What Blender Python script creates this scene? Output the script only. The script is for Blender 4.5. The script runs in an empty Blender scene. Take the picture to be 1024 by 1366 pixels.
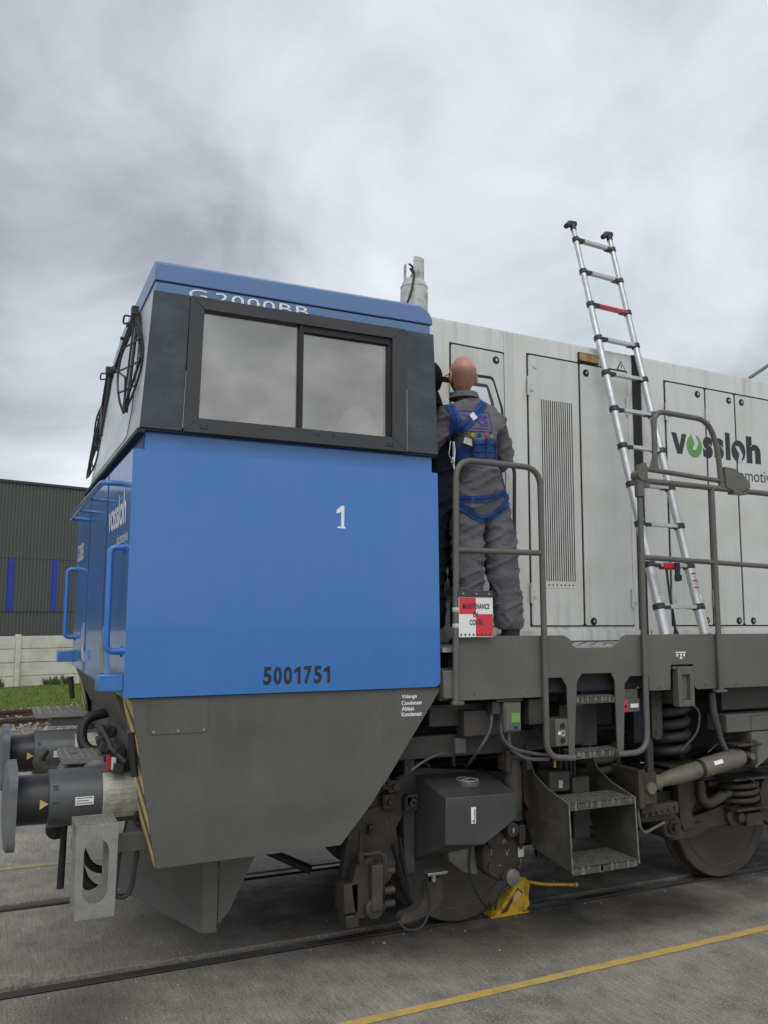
import bpy, bmesh, math, random
from mathutils import Vector, Matrix, noise
from mathutils.bvhtree import BVHTree
random.seed(7)
R = math.radians
scene = bpy.context.scene
COL = scene.collection

# ------------------------------------------------------------------ camera
cd = bpy.data.cameras.new("camera"); cam = bpy.data.objects.new("camera", cd); COL.objects.link(cam)
cd.sensor_fit = 'VERTICAL'; cd.sensor_height = 24.0; cd.lens = 24.0 * 1131.0 / 1366.0
cd.clip_start = 0.05; cd.clip_end = 2000
cr = Vector((0.90745696, -0.42012057, 0.00453465)); cu = Vector((-0.05346546, -0.10476618, 0.99305865))
cf = Vector((0.41672929, 0.90140044, 0.11753274))
m = Matrix((cr, cu, -cf)).transposed().to_4x4(); m.translation = (-0.4687, -4.7228, 2.1482)
cam.matrix_world = m
scene.camera = cam

# ------------------------------------------------------------------ sky, sun, exposure
SKX, SKY = 1.2, 9.3
SUN_EL, SUN_AZ = R(48), R(205)          # azimuth measured from +Y towards +X
sun_dir = Vector((math.sin(SUN_AZ) * math.cos(SUN_EL), math.cos(SUN_AZ) * math.cos(SUN_EL), math.sin(SUN_EL)))
world = bpy.data.worlds.new("World"); scene.world = world; world.use_nodes = True
wn, wl = world.node_tree.nodes, world.node_tree.links
wn.clear()
def W(t, **k):
    n = wn.new(t)
    for a, b in k.items(): setattr(n, a, b)
    return n
wo = W('ShaderNodeOutputWorld'); bg = W('ShaderNodeBackground'); bg.inputs['Strength'].default_value = 0.1
wl.new(bg.outputs[0], wo.inputs[0])
sky = W('ShaderNodeTexSky', sky_type='NISHITA', sun_disc=False, sun_elevation=SUN_EL, sun_rotation=SUN_AZ)
tc = W('ShaderNodeTexCoord'); sep = W('ShaderNodeSeparateXYZ'); wl.new(tc.outputs['Generated'], sep.inputs[0])
def wm(op, a, b=None, c=None, clamp=False):
    n = W('ShaderNodeMath', operation=op, use_clamp=clamp)
    for i, v in enumerate((a, b, c)):
        if v is None: continue
        if isinstance(v, (int, float)): n.inputs[i].default_value = v
        else: wl.new(v, n.inputs[i])
    return n.outputs[0]
den = wm('ADD', wm('MAXIMUM', sep.outputs[2], 0.0), 0.55)
cmb = W('ShaderNodeCombineXYZ')
wl.new(wm('DIVIDE', sep.outputs[0], den), cmb.inputs[0]); wl.new(wm('DIVIDE', sep.outputs[1], den), cmb.inputs[1])
def wnoise(scale, detail, rough, dist, off):
    mp = W('ShaderNodeMapping'); mp.inputs['Location'].default_value = off
    wl.new(cmb.outputs[0], mp.inputs[0])
    n = W('ShaderNodeTexNoise'); n.inputs['Scale'].default_value = scale; n.inputs['Detail'].default_value = detail
    n.inputs['Roughness'].default_value = rough; n.inputs['Distortion'].default_value = dist
    wl.new(mp.outputs[0], n.inputs['Vector']); return n.outputs[0]
n1 = wnoise(1.5, 2.0, 0.5, 0.0, (SKX, SKY, 0)); n2 = wnoise(4.0, 8.0, 0.55, 0.35, (0.4, 5.2, 0))
fac = wm('ADD', wm('ADD', wm('MULTIPLY', n1, 0.60), wm('MULTIPLY', n2, 0.40)), wm('MULTIPLY', wm('SUBTRACT', 0.36, wm('MAXIMUM', sep.outputs[2], 0.0)), 0.15))
ramp = W('ShaderNodeValToRGB'); e = ramp.color_ramp.elements
e[0].position = 0.40; e[0].color = (0.365, 0.395, 0.44, 1); e[1].position = 0.61; e[1].color = (0.83, 0.87, 0.915, 1)
x = e.new(0.49); x.color = (0.59, 0.635, 0.69, 1)
wl.new(fac, ramp.inputs[0])
# overcast is brighter round the hidden sun
dot = W('ShaderNodeVectorMath', operation='DOT_PRODUCT'); wl.new(tc.outputs['Generated'], dot.inputs[0]); dot.inputs[1].default_value = sun_dir
glow = wm('POWER', wm('MAXIMUM', dot.outputs['Value'], 0.0), 2.0)
gain = wm('ADD', wm('MULTIPLY', glow, 0.45), 1.0)
sc10 = W('ShaderNodeVectorMath', operation='SCALE'); wl.new(ramp.outputs[0], sc10.inputs[0]); wl.new(wm('MULTIPLY', gain, 10.0), sc10.inputs['Scale'])
mixs = W('ShaderNodeMix', data_type='RGBA'); mixs.inputs['Factor'].default_value = 0.93
wl.new(sky.outputs[0], mixs.inputs['A']); wl.new(sc10.outputs[0], mixs.inputs['B'])
wl.new(mixs.outputs['Result'], bg.inputs['Color'])

sl = bpy.data.lights.new("sun", 'SUN'); sl.energy = 1.15; sl.angle = R(40); sl.color = (1.0, 0.965, 0.92)
so = bpy.data.objects.new("sun", sl); COL.objects.link(so); so.rotation_euler = sun_dir.to_track_quat('Z', 'Y').to_euler()
vs = scene.view_settings; vs.view_transform = 'Standard'; vs.look = 'None'; vs.exposure = 0.10; vs.gamma = 1.0; vs.use_curve_mapping = False
scene.render.engine = 'CYCLES'; scene.cycles.use_denoising = True; scene.cycles.max_bounces = 6

# ------------------------------------------------------------------ materials
def mat(name, base, rough=0.5, metal=0.0, dirt=None, amt=0.35, scale=3.0, fine=0.15, fscale=60, bump=0.1, coat=0.0,
        streak=0.0, streakcol=None, zdirt=None, stretch=(1, 1, 1), rvar=0.12, lo=0.45, hi=0.7, spec=0.5, cloth=0.0):
    mt = bpy.data.materials.new(name); mt.use_nodes = True; nt = mt.node_tree; N, L = nt.nodes, nt.links
    b = N['Principled BSDF']; b.inputs['Metallic'].default_value = metal; b.inputs['Coat Weight'].default_value = coat
    b.inputs['Coat Roughness'].default_value = 0.06; b.inputs['Specular IOR Level'].default_value = spec
    g = N.new('ShaderNodeTexCoord'); mp = N.new('ShaderNodeMapping'); mp.inputs['Scale'].default_value = stretch
    L.new(g.outputs['Object'], mp.inputs[0])
    def nz(s, d, r=0.6, vec=None):
        n = N.new('ShaderNodeTexNoise'); n.inputs['Scale'].default_value = s; n.inputs['Detail'].default_value = d
        n.inputs['Roughness'].default_value = r; L.new((vec or mp).outputs[0], n.inputs['Vector']); return n.outputs[0]
    def rng(v, a, b_, c, d):
        n = N.new('ShaderNodeMapRange'); L.new(v, n.inputs[0])
        for i, q in enumerate((a, b_, c, d)): n.inputs[1 + i].default_value = q
        return n.outputs[0]
    def mix(f, a, c, mode='MIX'):
        n = N.new('ShaderNodeMix'); n.data_type = 'RGBA'; n.blend_type = mode
        if isinstance(f, float): n.inputs['Factor'].default_value = f
        else: L.new(f, n.inputs['Factor'])
        for s, v in (('A', a), ('B', c)):
            if isinstance(v, tuple): n.inputs[s].default_value = (*v, 1)
            else: L.new(v, n.inputs[s])
        return n.outputs['Result']
    big = nz(scale, 5.0); col = base
    dirt = dirt or tuple(c * 0.6 for c in base)
    col = mix(rng(big, lo, hi, 0.0, amt), col, dirt)
    f = nz(fscale, 3.0)
    if fine: col = mix(rng(f, 0.3, 0.7, 0.0, fine), col, tuple(c * 0.55 for c in base))
    if streak:
        m2 = N.new('ShaderNodeMapping'); m2.inputs['Scale'].default_value = (14, 14, 0.55); L.new(g.outputs['Object'], m2.inputs[0])
        s1 = nz(1.0, 6.0, 0.65, m2)
        m3 = N.new('ShaderNodeMapping'); m3.inputs['Scale'].default_value = (1.3, 1.3, 1.6); L.new(g.outputs['Object'], m3.inputs[0])
        s2 = nz(1.0, 3.0, 0.5, m3)
        mm = N.new('ShaderNodeMath'); mm.operation = 'MULTIPLY'; L.new(rng(s1, 0.48, 0.72, 0, 1), mm.inputs[0]); L.new(rng(s2, 0.38, 0.62, 0.25, 1), mm.inputs[1])
        m4 = N.new('ShaderNodeMath'); m4.operation = 'MULTIPLY'; L.new(mm.outputs[0], m4.inputs[0]); m4.inputs[1].default_value = streak
        if zdirt:                                  # rain-washed grime runs down from the roof edge and gathers above the sill
            sp_ = N.new('ShaderNodeSeparateXYZ'); L.new(g.outputs['Object'], sp_.inputs[0])
            hi_ = rng(sp_.outputs[2], zdirt[0] - .45, zdirt[0], 0.0, 1.0); lo_ = rng(sp_.outputs[2], zdirt[1], zdirt[1] + .6, 1.0, 0.0)
            ad_ = N.new('ShaderNodeMath'); ad_.operation = 'ADD'; L.new(hi_, ad_.inputs[0]); L.new(lo_, ad_.inputs[1])
            m5 = N.new('ShaderNodeMath'); m5.operation = 'MULTIPLY'; m5.use_clamp = True; L.new(m4.outputs[0], m5.inputs[0]); L.new(rng(ad_.outputs[0], 0, 1, .55, 1.6), m5.inputs[1]); m4 = m5
        col = mix(m4.outputs[0], col, streakcol or dirt)
    if isinstance(col, tuple): b.inputs['Base Color'].default_value = (*col, 1)
    else: L.new(col, b.inputs['Base Color'])
    L.new(rng(big, 0.3, 0.7, max(0.02, rough - rvar), min(1, rough + rvar)), b.inputs['Roughness'])
    if cloth:                                      # wrinkles of the fabric
        mc = N.new('ShaderNodeMapping'); mc.inputs['Scale'].default_value = (1, 1, 1.7); mc.inputs['Rotation'].default_value = (0, .5, 0); L.new(g.outputs['Object'], mc.inputs[0])
        cn = N.new('ShaderNodeTexNoise'); cn.inputs['Scale'].default_value = 13 if cloth > .2 else 1.8; cn.inputs['Detail'].default_value = 3; cn.inputs['Distortion'].default_value = 1.2 if cloth > .2 else 0.0; L.new(mc.outputs[0], cn.inputs['Vector'])
        b1 = N.new('ShaderNodeBump'); b1.inputs['Strength'].default_value = cloth; b1.inputs['Distance'].default_value = 0.03; L.new(cn.outputs[0], b1.inputs['Height'])
    if bump:
        bp = N.new('ShaderNodeBump'); bp.inputs['Strength'].default_value = bump; bp.inputs['Distance'].default_value = 0.004
        L.new(f, bp.inputs['Height']); L.new(bp.outputs[0], b.inputs['Normal'])
        if cloth: L.new(b1.outputs[0], bp.inputs['Normal'])
    return mt
M = {}
M['blue'] = mat('blue_paint', (0.034, 0.168, 0.475), 0.26, dirt=(0.058, 0.18, 0.41), amt=0.5, scale=1.1, fine=0.03, bump=0.01, cloth=0.12, coat=0.45, streak=0.28, streakcol=(0.085, 0.205, 0.42), rvar=0.06)
M['blue_side'] = M['blue']
M['litblue'] = mat('blue_paint_sky_sheen', (0.105, 0.19, 0.38), 0.32, dirt=(0.14, 0.21, 0.35), amt=0.4, scale=2, fine=0.05, bump=0.0, coat=0.2, rvar=0.05)  # cab blue greyed and lightened: sky reflection on the roof put into the colour
M['navy'] = mat('navy_seam_and_shade', (0.015, 0.045, 0.13), 0.5, fine=0.0, bump=0)
M['slate'] = mat('weathered_black_film', (0.034, 0.045, 0.055), 0.42, dirt=(0.085, 0.10, 0.11), amt=0.85, scale=5, fine=0.25, fscale=35, bump=0.35, rvar=0.15, stretch=(1, 1, 1.6), lo=0.4, hi=0.75)
M['frame'] = mat('black_frame', (0.035, 0.036, 0.040), 0.42, dirt=(0.07, 0.07, 0.075), amt=0.4, scale=4, fine=0.05, bump=0.02)
M['rubber'] = mat('black_rubber', (0.012, 0.012, 0.014), 0.6, fine=0.0, bump=0.05)
M['wiper'] = mat('wiper_black', (0.018, 0.020, 0.024), 0.45, fine=0.0, bump=0)
M['hood'] = mat('light_grey_paint', (0.57, 0.58, 0.55), 0.36, dirt=(0.47, 0.465, 0.40), amt=0.7, scale=1.3, fine=0.04, bump=0.01, streak=0.48, streakcol=(0.25, 0.245, 0.20), cloth=0.05, zdirt=(4.33, 2.0), coat=0.1)
M['skirt'] = mat('dusty_grey_skirt', (0.083, 0.082, 0.076), 0.5, dirt=(0.126, 0.122, 0.110), amt=0.85, scale=2.2, fine=0.22, fscale=70, bump=0.05, streak=0.35, streakcol=(0.125, 0.122, 0.112), lo=0.35, hi=0.75)
M['sole'] = mat('olive_grey_paint', (0.105, 0.107, 0.090), 0.5, dirt=(0.150, 0.145, 0.115), amt=0.8, scale=1.7, fine=0.10, bump=0.03, streak=0.3, streakcol=(0.07, 0.07, 0.06))
M['rail'] = mat('grey_handrail', (0.105, 0.102, 0.090), 0.42, dirt=(0.16, 0.15, 0.125), amt=0.5, scale=9, fine=0.1, bump=0.03)
M['under'] = mat('grimy_underframe', (0.030, 0.029, 0.027), 0.60, dirt=(0.068, 0.060, 0.049), amt=0.9, scale=4, fine=0.3, fscale=50, bump=0.3, lo=0.38, hi=0.72)
M['dark'] = mat('dark_recess', (0.010, 0.011, 0.016), 0.7, fine=0.2, bump=0.1)
M['brown'] = mat('brown_running_gear', (0.037, 0.031, 0.026), 0.60, dirt=(0.082, 0.067, 0.051), amt=0.8, scale=6, fine=0.3, fscale=60, bump=0.35)
M['wheel'] = mat('rusty_wheel', (0.064, 0.055, 0.048), 0.5, dirt=(0.105, 0.084, 0.066), amt=0.7, scale=5, fine=0.25, bump=0.2)
M['wheeldark'] = mat('oily_wheel_disc', (0.022, 0.020, 0.018), 0.45, dirt=(0.046, 0.040, 0.033), amt=0.7, scale=5, fine=0.2, bump=0.15)
M['rustedge'] = mat('rust_brown_edge', (0.13, 0.085, 0.050), 0.6, dirt=(0.06, 0.045, 0.035), amt=0.9, scale=9, fine=0.3, bump=0.2)
M['box'] = mat('charcoal_box_paint', (0.050, 0.051, 0.052), 0.42, dirt=(0.082, 0.080, 0.075), amt=0.7, scale=4, fine=0.15, fscale=120, bump=0.04)
M['buffer'] = mat('buffer_grey', (0.080, 0.085, 0.088), 0.40, dirt=(0.12, 0.12, 0.115), amt=0.6, scale=5, fine=0.1, bump=0.04)
M['bufdark'] = mat('greased_buffer_plunger', (0.020, 0.020, 0.023), 0.38, dirt=(0.05, 0.045, 0.04), amt=0.6, scale=9, fine=0.1, bump=0.08)
M['bufface'] = mat('scuffed_buffer_face', (0.135, 0.142, 0.148), 0.5, dirt=(0.08, 0.09, 0.1), amt=0.6, scale=14, fine=0.1, bump=0.1)
M['galv'] = mat('galvanised_steel', (0.31, 0.31, 0.27), 0.5, metal=0.2, dirt=(0.17, 0.165, 0.13), amt=0.8, scale=9, fine=0.6, fscale=130, bump=0.15)
M['damper'] = mat('khaki_damper', (0.145, 0.135, 0.10), 0.48, dirt=(0.085, 0.078, 0.062), amt=0.8, scale=7, fine=0.2, bump=0.1)
M['step'] = mat('worn_step_steel', (0.060, 0.056, 0.048), 0.5, dirt=(0.115, 0.105, 0.088), amt=0.8, scale=6, fine=0.25, bump=0.15)
M['tread'] = mat('worn_bright_tread', (0.24, 0.235, 0.215), 0.42, metal=0.4, dirt=(0.06, 0.056, 0.05), amt=0.8, scale=18, fine=0.4, bump=0.3)
M['chequer'] = mat('galvanised_deck', (0.42, 0.42, 0.40), 0.4, metal=0.4, dirt=(0.2, 0.2, 0.19), amt=0.7, scale=20, fine=0.3, bump=0.3)
M['alu'] = mat('brushed_aluminium', (0.56, 0.57, 0.58), 0.42, metal=0.55, dirt=(0.45, 0.45, 0.45), amt=0.4, scale=10, fine=0.1, bump=0.02)
M['collar'] = mat('black_plastic', (0.025, 0.028, 0.032), 0.5, fine=0, bump=0)
M['red'] = mat('red_plastic', (0.50, 0.025, 0.045), 0.4, fine=0.05, bump=0)
M['signred'] = mat('sign_red', (0.62, 0.035, 0.055), 0.4, dirt=(0.5, 0.06, 0.07), amt=0.3, fine=0.03, bump=0)
M['white'] = mat('white_enamel', (0.78, 0.78, 0.76), 0.4, fine=0.03, bump=0)
M['ltext'] = mat('white_lettering', (0.80, 0.81, 0.80), 0.45, fine=0.0, bump=0)
M['chalk'] = mat('smudged_chalk', (0.42, 0.41, 0.38), 0.9, dirt=(0.12, 0.11, 0.1), amt=0.9, scale=30, fine=0.5, bump=0)
M['platetext'] = mat('plate_print', (0.20, 0.19, 0.16), 0.6, fine=0.3, bump=0)
M['black'] = mat('black_lettering', (0.018, 0.022, 0.03), 0.45, fine=0, bump=0)
M['green'] = mat('green_logo', (0.10, 0.33, 0.07), 0.45, fine=0.05, bump=0)
M['lcd'] = mat('green_display', (0.15, 0.34, 0.09), 0.3, fine=0.0, bump=0)
M['yellow'] = mat('yellow_chock_paint', (0.62, 0.40, 0.02), 0.5, dirt=(0.25, 0.14, 0.03), amt=0.8, scale=16, fine=0.25, bump=0.2, lo=0.5, hi=0.62)
M['stripe'] = mat('faded_yellow_stripe', (0.62, 0.45, 0.17), 0.5, dirt=(0.4, 0.3, 0.12), amt=0.6, scale=12, fine=0.1, bump=0)
M['steel'] = mat('bright_steel', (0.45, 0.45, 0.44), 0.3, metal=0.9, fine=0.1, bump=0)
M['label'] = mat('silver_data_label', (0.56, 0.55, 0.47), 0.4, metal=0.2, dirt=(0.22, 0.21, 0.17), amt=0.7, scale=16, fine=0.35, fscale=120, bump=0)
M['amber'] = mat('amber_lens', (0.32, 0.22, 0.07), 0.25, dirt=(0.18, 0.13, 0.05), amt=0.8, scale=25, fine=0.1, bump=0, coat=0.4)
M['bottle'] = mat('scuffed_white_bottle', (0.52, 0.53, 0.50), 0.5, dirt=(0.22, 0.22, 0.2), amt=0.9, scale=14, fine=0.15, bump=0.1, lo=0.5, hi=0.68)
M['overall'] = mat('grey_coverall_cloth', (0.150, 0.147, 0.160), 0.9, dirt=(0.112, 0.109, 0.120), amt=0.7, scale=7, fine=0.2, fscale=160, bump=0.3, spec=0.15, cloth=0.38)
M['navycloth'] = mat('dark_navy_cloth', (0.018, 0.022, 0.035), 0.9, fine=0.2, fscale=120, bump=0.25, spec=0.15)
M['blackcloth'] = mat('black_hood_cloth', (0.012, 0.012, 0.014), 0.9, fine=0.2, fscale=120, bump=0.25, spec=0.15)
M['web'] = mat('blue_webbing', (0.028, 0.070, 0.245), 0.75, dirt=(0.02, 0.045, 0.14), amt=0.6, scale=20, fine=0.3, fscale=260, bump=0.3, spec=0.2)
M['webdark'] = mat('dark_stitching', (0.012, 0.02, 0.06), 0.8, fine=0, bump=0)
M['purple'] = mat('purple_print', (0.085, 0.055, 0.28), 0.8, fine=0.1, bump=0)
M['sock'] = mat('dark_green_sock', (0.022, 0.034, 0.036), 0.9, fine=0.2, bump=0.1)
M['stubble'] = mat('cropped_hair', (0.19, 0.135, 0.11), 0.7, dirt=(0.28, 0.18, 0.14), amt=0.5, scale=20, fine=0.4, fscale=300, bump=0.2)
_m = M['stubble']; _n, _l = _m.node_tree.nodes, _m.node_tree.links; _t = _n.new('ShaderNodeBsdfTransparent'); _x = _n.new('ShaderNodeMixShader'); _a = _n.new('ShaderNodeAttribute'); _a.attribute_name = 'fade'
_mu = _n.new('ShaderNodeMath'); _mu.operation = 'MULTIPLY'; _mu.inputs[1].default_value = .40; _l.new(_a.outputs['Fac'], _mu.inputs[0])
_l.new(_mu.outputs[0], _x.inputs[0]); _l.new(_t.outputs[0], _x.inputs[1]); _l.new(_n['Principled BSDF'].outputs[0], _x.inputs[2]); _l.new(_x.outputs[0], _n['Material Output'].inputs[0])
M['skin'] = mat('skin', (0.49, 0.26, 0.185), 0.45, dirt=(0.42, 0.20, 0.14), amt=0.6, scale=16, fine=0.1, fscale=120, bump=0.08)
M['corr'] = mat('grey_corrugated_cladding', (0.088, 0.090, 0.090), 0.5, dirt=(0.105, 0.107, 0.107), amt=0.5, scale=0.4, fine=0.05, bump=0)
M['bluestrip'] = mat('blue_cladding_strip', (0.020, 0.045, 0.36), 0.45, fine=0.03, bump=0)
M['fence'] = mat('concrete_fence_panel', (0.62, 0.60, 0.53), 0.9, dirt=(0.36, 0.345, 0.28), amt=0.8, scale=1.4, fine=0.12, fscale=18, bump=0.2)
M['grass'] = mat('mown_grass', (0.125, 0.17, 0.038), 0.95, dirt=(0.17, 0.19, 0.06), amt=0.8, scale=1.2, fine=0.5, fscale=9, bump=0.6, spec=0.1)
M['blade'] = mat('grass_blades', (0.135, 0.19, 0.04), 0.9, dirt=(0.20, 0.22, 0.075), amt=0.8, scale=0.8, fine=0.0, bump=0, spec=0.1)
M['weed'] = mat('weed_leaves', (0.09, 0.13, 0.045), 0.9, dirt=(0.16, 0.16, 0.08), amt=0.8, scale=3, fine=0.0, bump=0, spec=0.1)
M['ballast'] = mat('ballast_stone', (0.17, 0.14, 0.12), 0.95, dirt=(0.30, 0.27, 0.24), amt=0.9, scale=9, fine=0.7, fscale=22, bump=1.0)
M['pebble'] = mat('pale_ballast_stones', (0.36, 0.33, 0.30), 0.95, dirt=(0.16, 0.13, 0.11), amt=0.9, scale=2.5, fine=0.2, bump=0.3)
M['rust'] = mat('rusty_rail', (0.075, 0.045, 0.034), 0.7, dirt=(0.12, 0.07, 0.045), amt=0.7, scale=5, fine=0.3, bump=0.2)
M['railtop'] = mat('dull_rail_head', (0.045, 0.038, 0.033), 0.5, metal=0.2, dirt=(0.085, 0.062, 0.046), amt=0.8, scale=3, fine=0.2, bump=0.1)
M['groove'] = mat('oily_flangeway', (0.016, 0.015, 0.014), 0.75, fine=0.3, bump=0.3)
M['paintline'] = mat('yellow_floor_paint', (0.64, 0.46, 0.13), 0.75, dirt=(0.40, 0.30, 0.12), amt=0.8, scale=7, fine=0.5, fscale=90, bump=0.3)
M['seat'] = mat('white_seat_cover', (0.7, 0.7, 0.7), 0.8, fine=0, bump=0)
M['bronze'] = mat('bare_brake_metal', (0.20, 0.19, 0.165), 0.5, metal=0.4, dirt=(0.08, 0.07, 0.06), amt=0.8, scale=10, fine=0.2, bump=0.2)

def glass(name, tint, mixf, rough=0.04, metal=.85, tr=.45):
    mt = bpy.data.materials.new(name); mt.use_nodes = True; N, L = mt.node_tree.nodes, mt.node_tree.links
    b = N['Principled BSDF']; b.inputs['Metallic'].default_value = metal; b.inputs['Base Color'].default_value = (*tint, 1)
    b.inputs['Roughness'].default_value = rough
    g = N.new('ShaderNodeTexCoord'); mp = N.new('ShaderNodeMapping'); mp.inputs['Scale'].default_value = (1.3, 1, 1.7); L.new(g.outputs['Object'], mp.inputs[0])
    n = N.new('ShaderNodeTexNoise'); n.inputs['Scale'].default_value = 1.9; n.inputs['Detail'].default_value = 4; L.new(mp.outputs[0], n.inputs['Vector'])
    r_ = N.new('ShaderNodeValToRGB'); r_.color_ramp.elements[0].position = .32; r_.color_ramp.elements[1].position = .68
    r_.color_ramp.elements[0].color = (*[c * .74 for c in tint], 1); r_.color_ramp.elements[1].color = (*[min(1, c * 1.12) for c in tint], 1)
    L.new(n.outputs[0], r_.inputs[0]); L.new(r_.outputs[0], b.inputs['Base Color'])
    t = N.new('ShaderNodeBsdfTransparent'); t.inputs[0].default_value = (tr, tr, tr * .97, 1)
    mx = N.new('ShaderNodeMixShader'); mx.inputs[0].default_value = mixf
    L.new(t.outputs[0], mx.inputs[1]); L.new(b.outputs[0], mx.inputs[2]); L.new(mx.outputs[0], N['Material Output'].inputs[0])
    return mt
M['glass'] = glass('reflective_cab_glass', (0.53, 0.51, 0.475), 0.50, .05, .85, .95)
M['wglass'] = glass('windscreen_glass', (0.74, 0.79, 0.80), 0.96, 0.30, .35)  # pale, nearly opaque tint stands for the sky reflected in the glass

def concrete():
    mt = bpy.data.materials.new('broomed_concrete'); mt.use_nodes = True; N, L = mt.node_tree.nodes, mt.node_tree.links
    b = N['Principled BSDF']; tcn = N.new('ShaderNodeTexCoord')
    def mp(sc, rot=0):
        q = N.new('ShaderNodeMapping'); q.inputs['Scale'].default_value = sc; q.inputs['Rotation'].default_value = (0, 0, rot)
        L.new(tcn.outputs['Object'], q.inputs[0]); return q
    def nz(vec, s, d, r=0.6):
        n = N.new('ShaderNodeTexNoise'); n.inputs['Scale'].default_value = s; n.inputs['Detail'].default_value = d; n.inputs['Roughness'].default_value = r
        L.new(vec.outputs[0], n.inputs['Vector']); return n.outputs[0]
    def rng(v, a, b_, c, d):
        n = N.new('ShaderNodeMapRange'); L.new(v, n.inputs[0])
        for i, q in enumerate((a, b_, c, d)): n.inputs[1 + i].default_value = q
        return n.outputs[0]
    def mix(f, a, c, mode='MIX'):
        n = N.new('ShaderNodeMix'); n.data_type = 'RGBA'; n.blend_type = mode; L.new(f, n.inputs['Factor'])
        for s, v in (('A', a), ('B', c)):
            if isinstance(v, tuple): n.inputs[s].default_value = (*v, 1)
            else: L.new(v, n.inputs[s])
        return n.outputs['Result']
    one = mp((1, 1, 1)); broom = nz(mp((70, 5, 1), R(4)), 1.0, 4.0, 0.7); big = nz(one, 0.9, 6.0); mid = nz(one, 4.5, 6.0, 0.65); fine = nz(one, 75, 6.0, 0.85)
    col = mix(rng(big, 0.38, 0.66, 0, 1), (0.210, 0.184, 0.150), (0.330, 0.297, 0.248))
    col = mix(rng(mid, 0.52, 0.70, 0, 0.75), col, (0.095, 0.084, 0.070))
    col = mix(rng(mid, 0.36, 0.48, 0.6, 0), col, (0.40, 0.365, 0.31))
    col = mix(rng(broom, 0.42, 0.62, 0.0, 0.45), col, (0.068, 0.060, 0.050))
    col = mix(rng(fine, 0.47, 0.60, 0.0, 0.7), col, (0.46, 0.43, 0.38))
    col = mix(rng(nz(one, 55, 5.0, 0.8), 0.54, 0.66, 0.0, 0.6), col, (0.07, 0.062, 0.052))
    # oil staining that follows the rails: distance from the near rail along Y
    sp = N.new('ShaderNodeSeparateXYZ'); L.new(tcn.outputs['Object'], sp.inputs[0])
    d = N.new('ShaderNodeMath'); d.operation = 'SUBTRACT'; L.new(sp.outputs[1], d.inputs[0]); d.inputs[1].default_value = 1.2
    ab = N.new('ShaderNodeMath'); ab.operation = 'ABSOLUTE'; L.new(d.outputs[0], ab.inputs[0])
    xs = rng(sp.outputs[0], 1.0, 2.6, 0.12, 1.0)
    near = rng(ab.outputs[0], 0.55, 1.35, 1, 0)
    mu = N.new('ShaderNodeMath'); mu.operation = 'MULTIPLY'; L.new(near, mu.inputs[0]); L.new(xs, mu.inputs[1])
    m2 = N.new('ShaderNodeMath'); m2.operation = 'MULTIPLY'; L.new(mu.outputs[0], m2.inputs[0]); L.new(rng(nz(one, 1.6, 5.0), 0.35, 0.58, 0.25, 0.9), m2.inputs[1])
    col = mix(m2.outputs[0], col, (0.030, 0.027, 0.024))
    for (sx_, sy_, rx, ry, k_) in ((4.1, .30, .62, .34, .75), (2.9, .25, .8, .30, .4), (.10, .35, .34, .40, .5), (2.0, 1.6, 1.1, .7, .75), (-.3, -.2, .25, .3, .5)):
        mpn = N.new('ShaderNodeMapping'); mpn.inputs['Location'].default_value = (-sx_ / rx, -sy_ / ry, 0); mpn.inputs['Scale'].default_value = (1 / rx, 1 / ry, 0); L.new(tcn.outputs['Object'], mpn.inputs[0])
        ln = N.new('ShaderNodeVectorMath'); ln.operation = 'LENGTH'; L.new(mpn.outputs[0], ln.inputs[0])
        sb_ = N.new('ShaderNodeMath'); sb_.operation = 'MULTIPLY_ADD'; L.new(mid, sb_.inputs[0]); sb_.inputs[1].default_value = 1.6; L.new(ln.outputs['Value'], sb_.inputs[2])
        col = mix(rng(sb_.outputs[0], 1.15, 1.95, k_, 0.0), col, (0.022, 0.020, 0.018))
    L.new(col, b.inputs['Base Color'])
    L.new(rng(mid, 0.4, 0.7, 0.85, 0.6), b.inputs['Roughness']); b.inputs['Specular IOR Level'].default_value = 0.35
    ad = N.new('ShaderNodeMath'); ad.operation = 'ADD'; L.new(broom, ad.inputs[0]); L.new(fine, ad.inputs[1])
    bp = N.new('ShaderNodeBump'); bp.inputs['Strength'].default_value = 0.55; bp.inputs['Distance'].default_value = 0.006
    L.new(ad.outputs[0], bp.inputs['Height']); L.new(bp.outputs[0], b.inputs['Normal'])
    return mt
M['fadedline'] = mat('worn_yellow_line', (0.42, 0.34, 0.16), 0.8, dirt=(0.24, 0.21, 0.16), amt=0.9, scale=9, fine=0.6, fscale=60, bump=0.3)
M['concrete'] = concrete()

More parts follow.
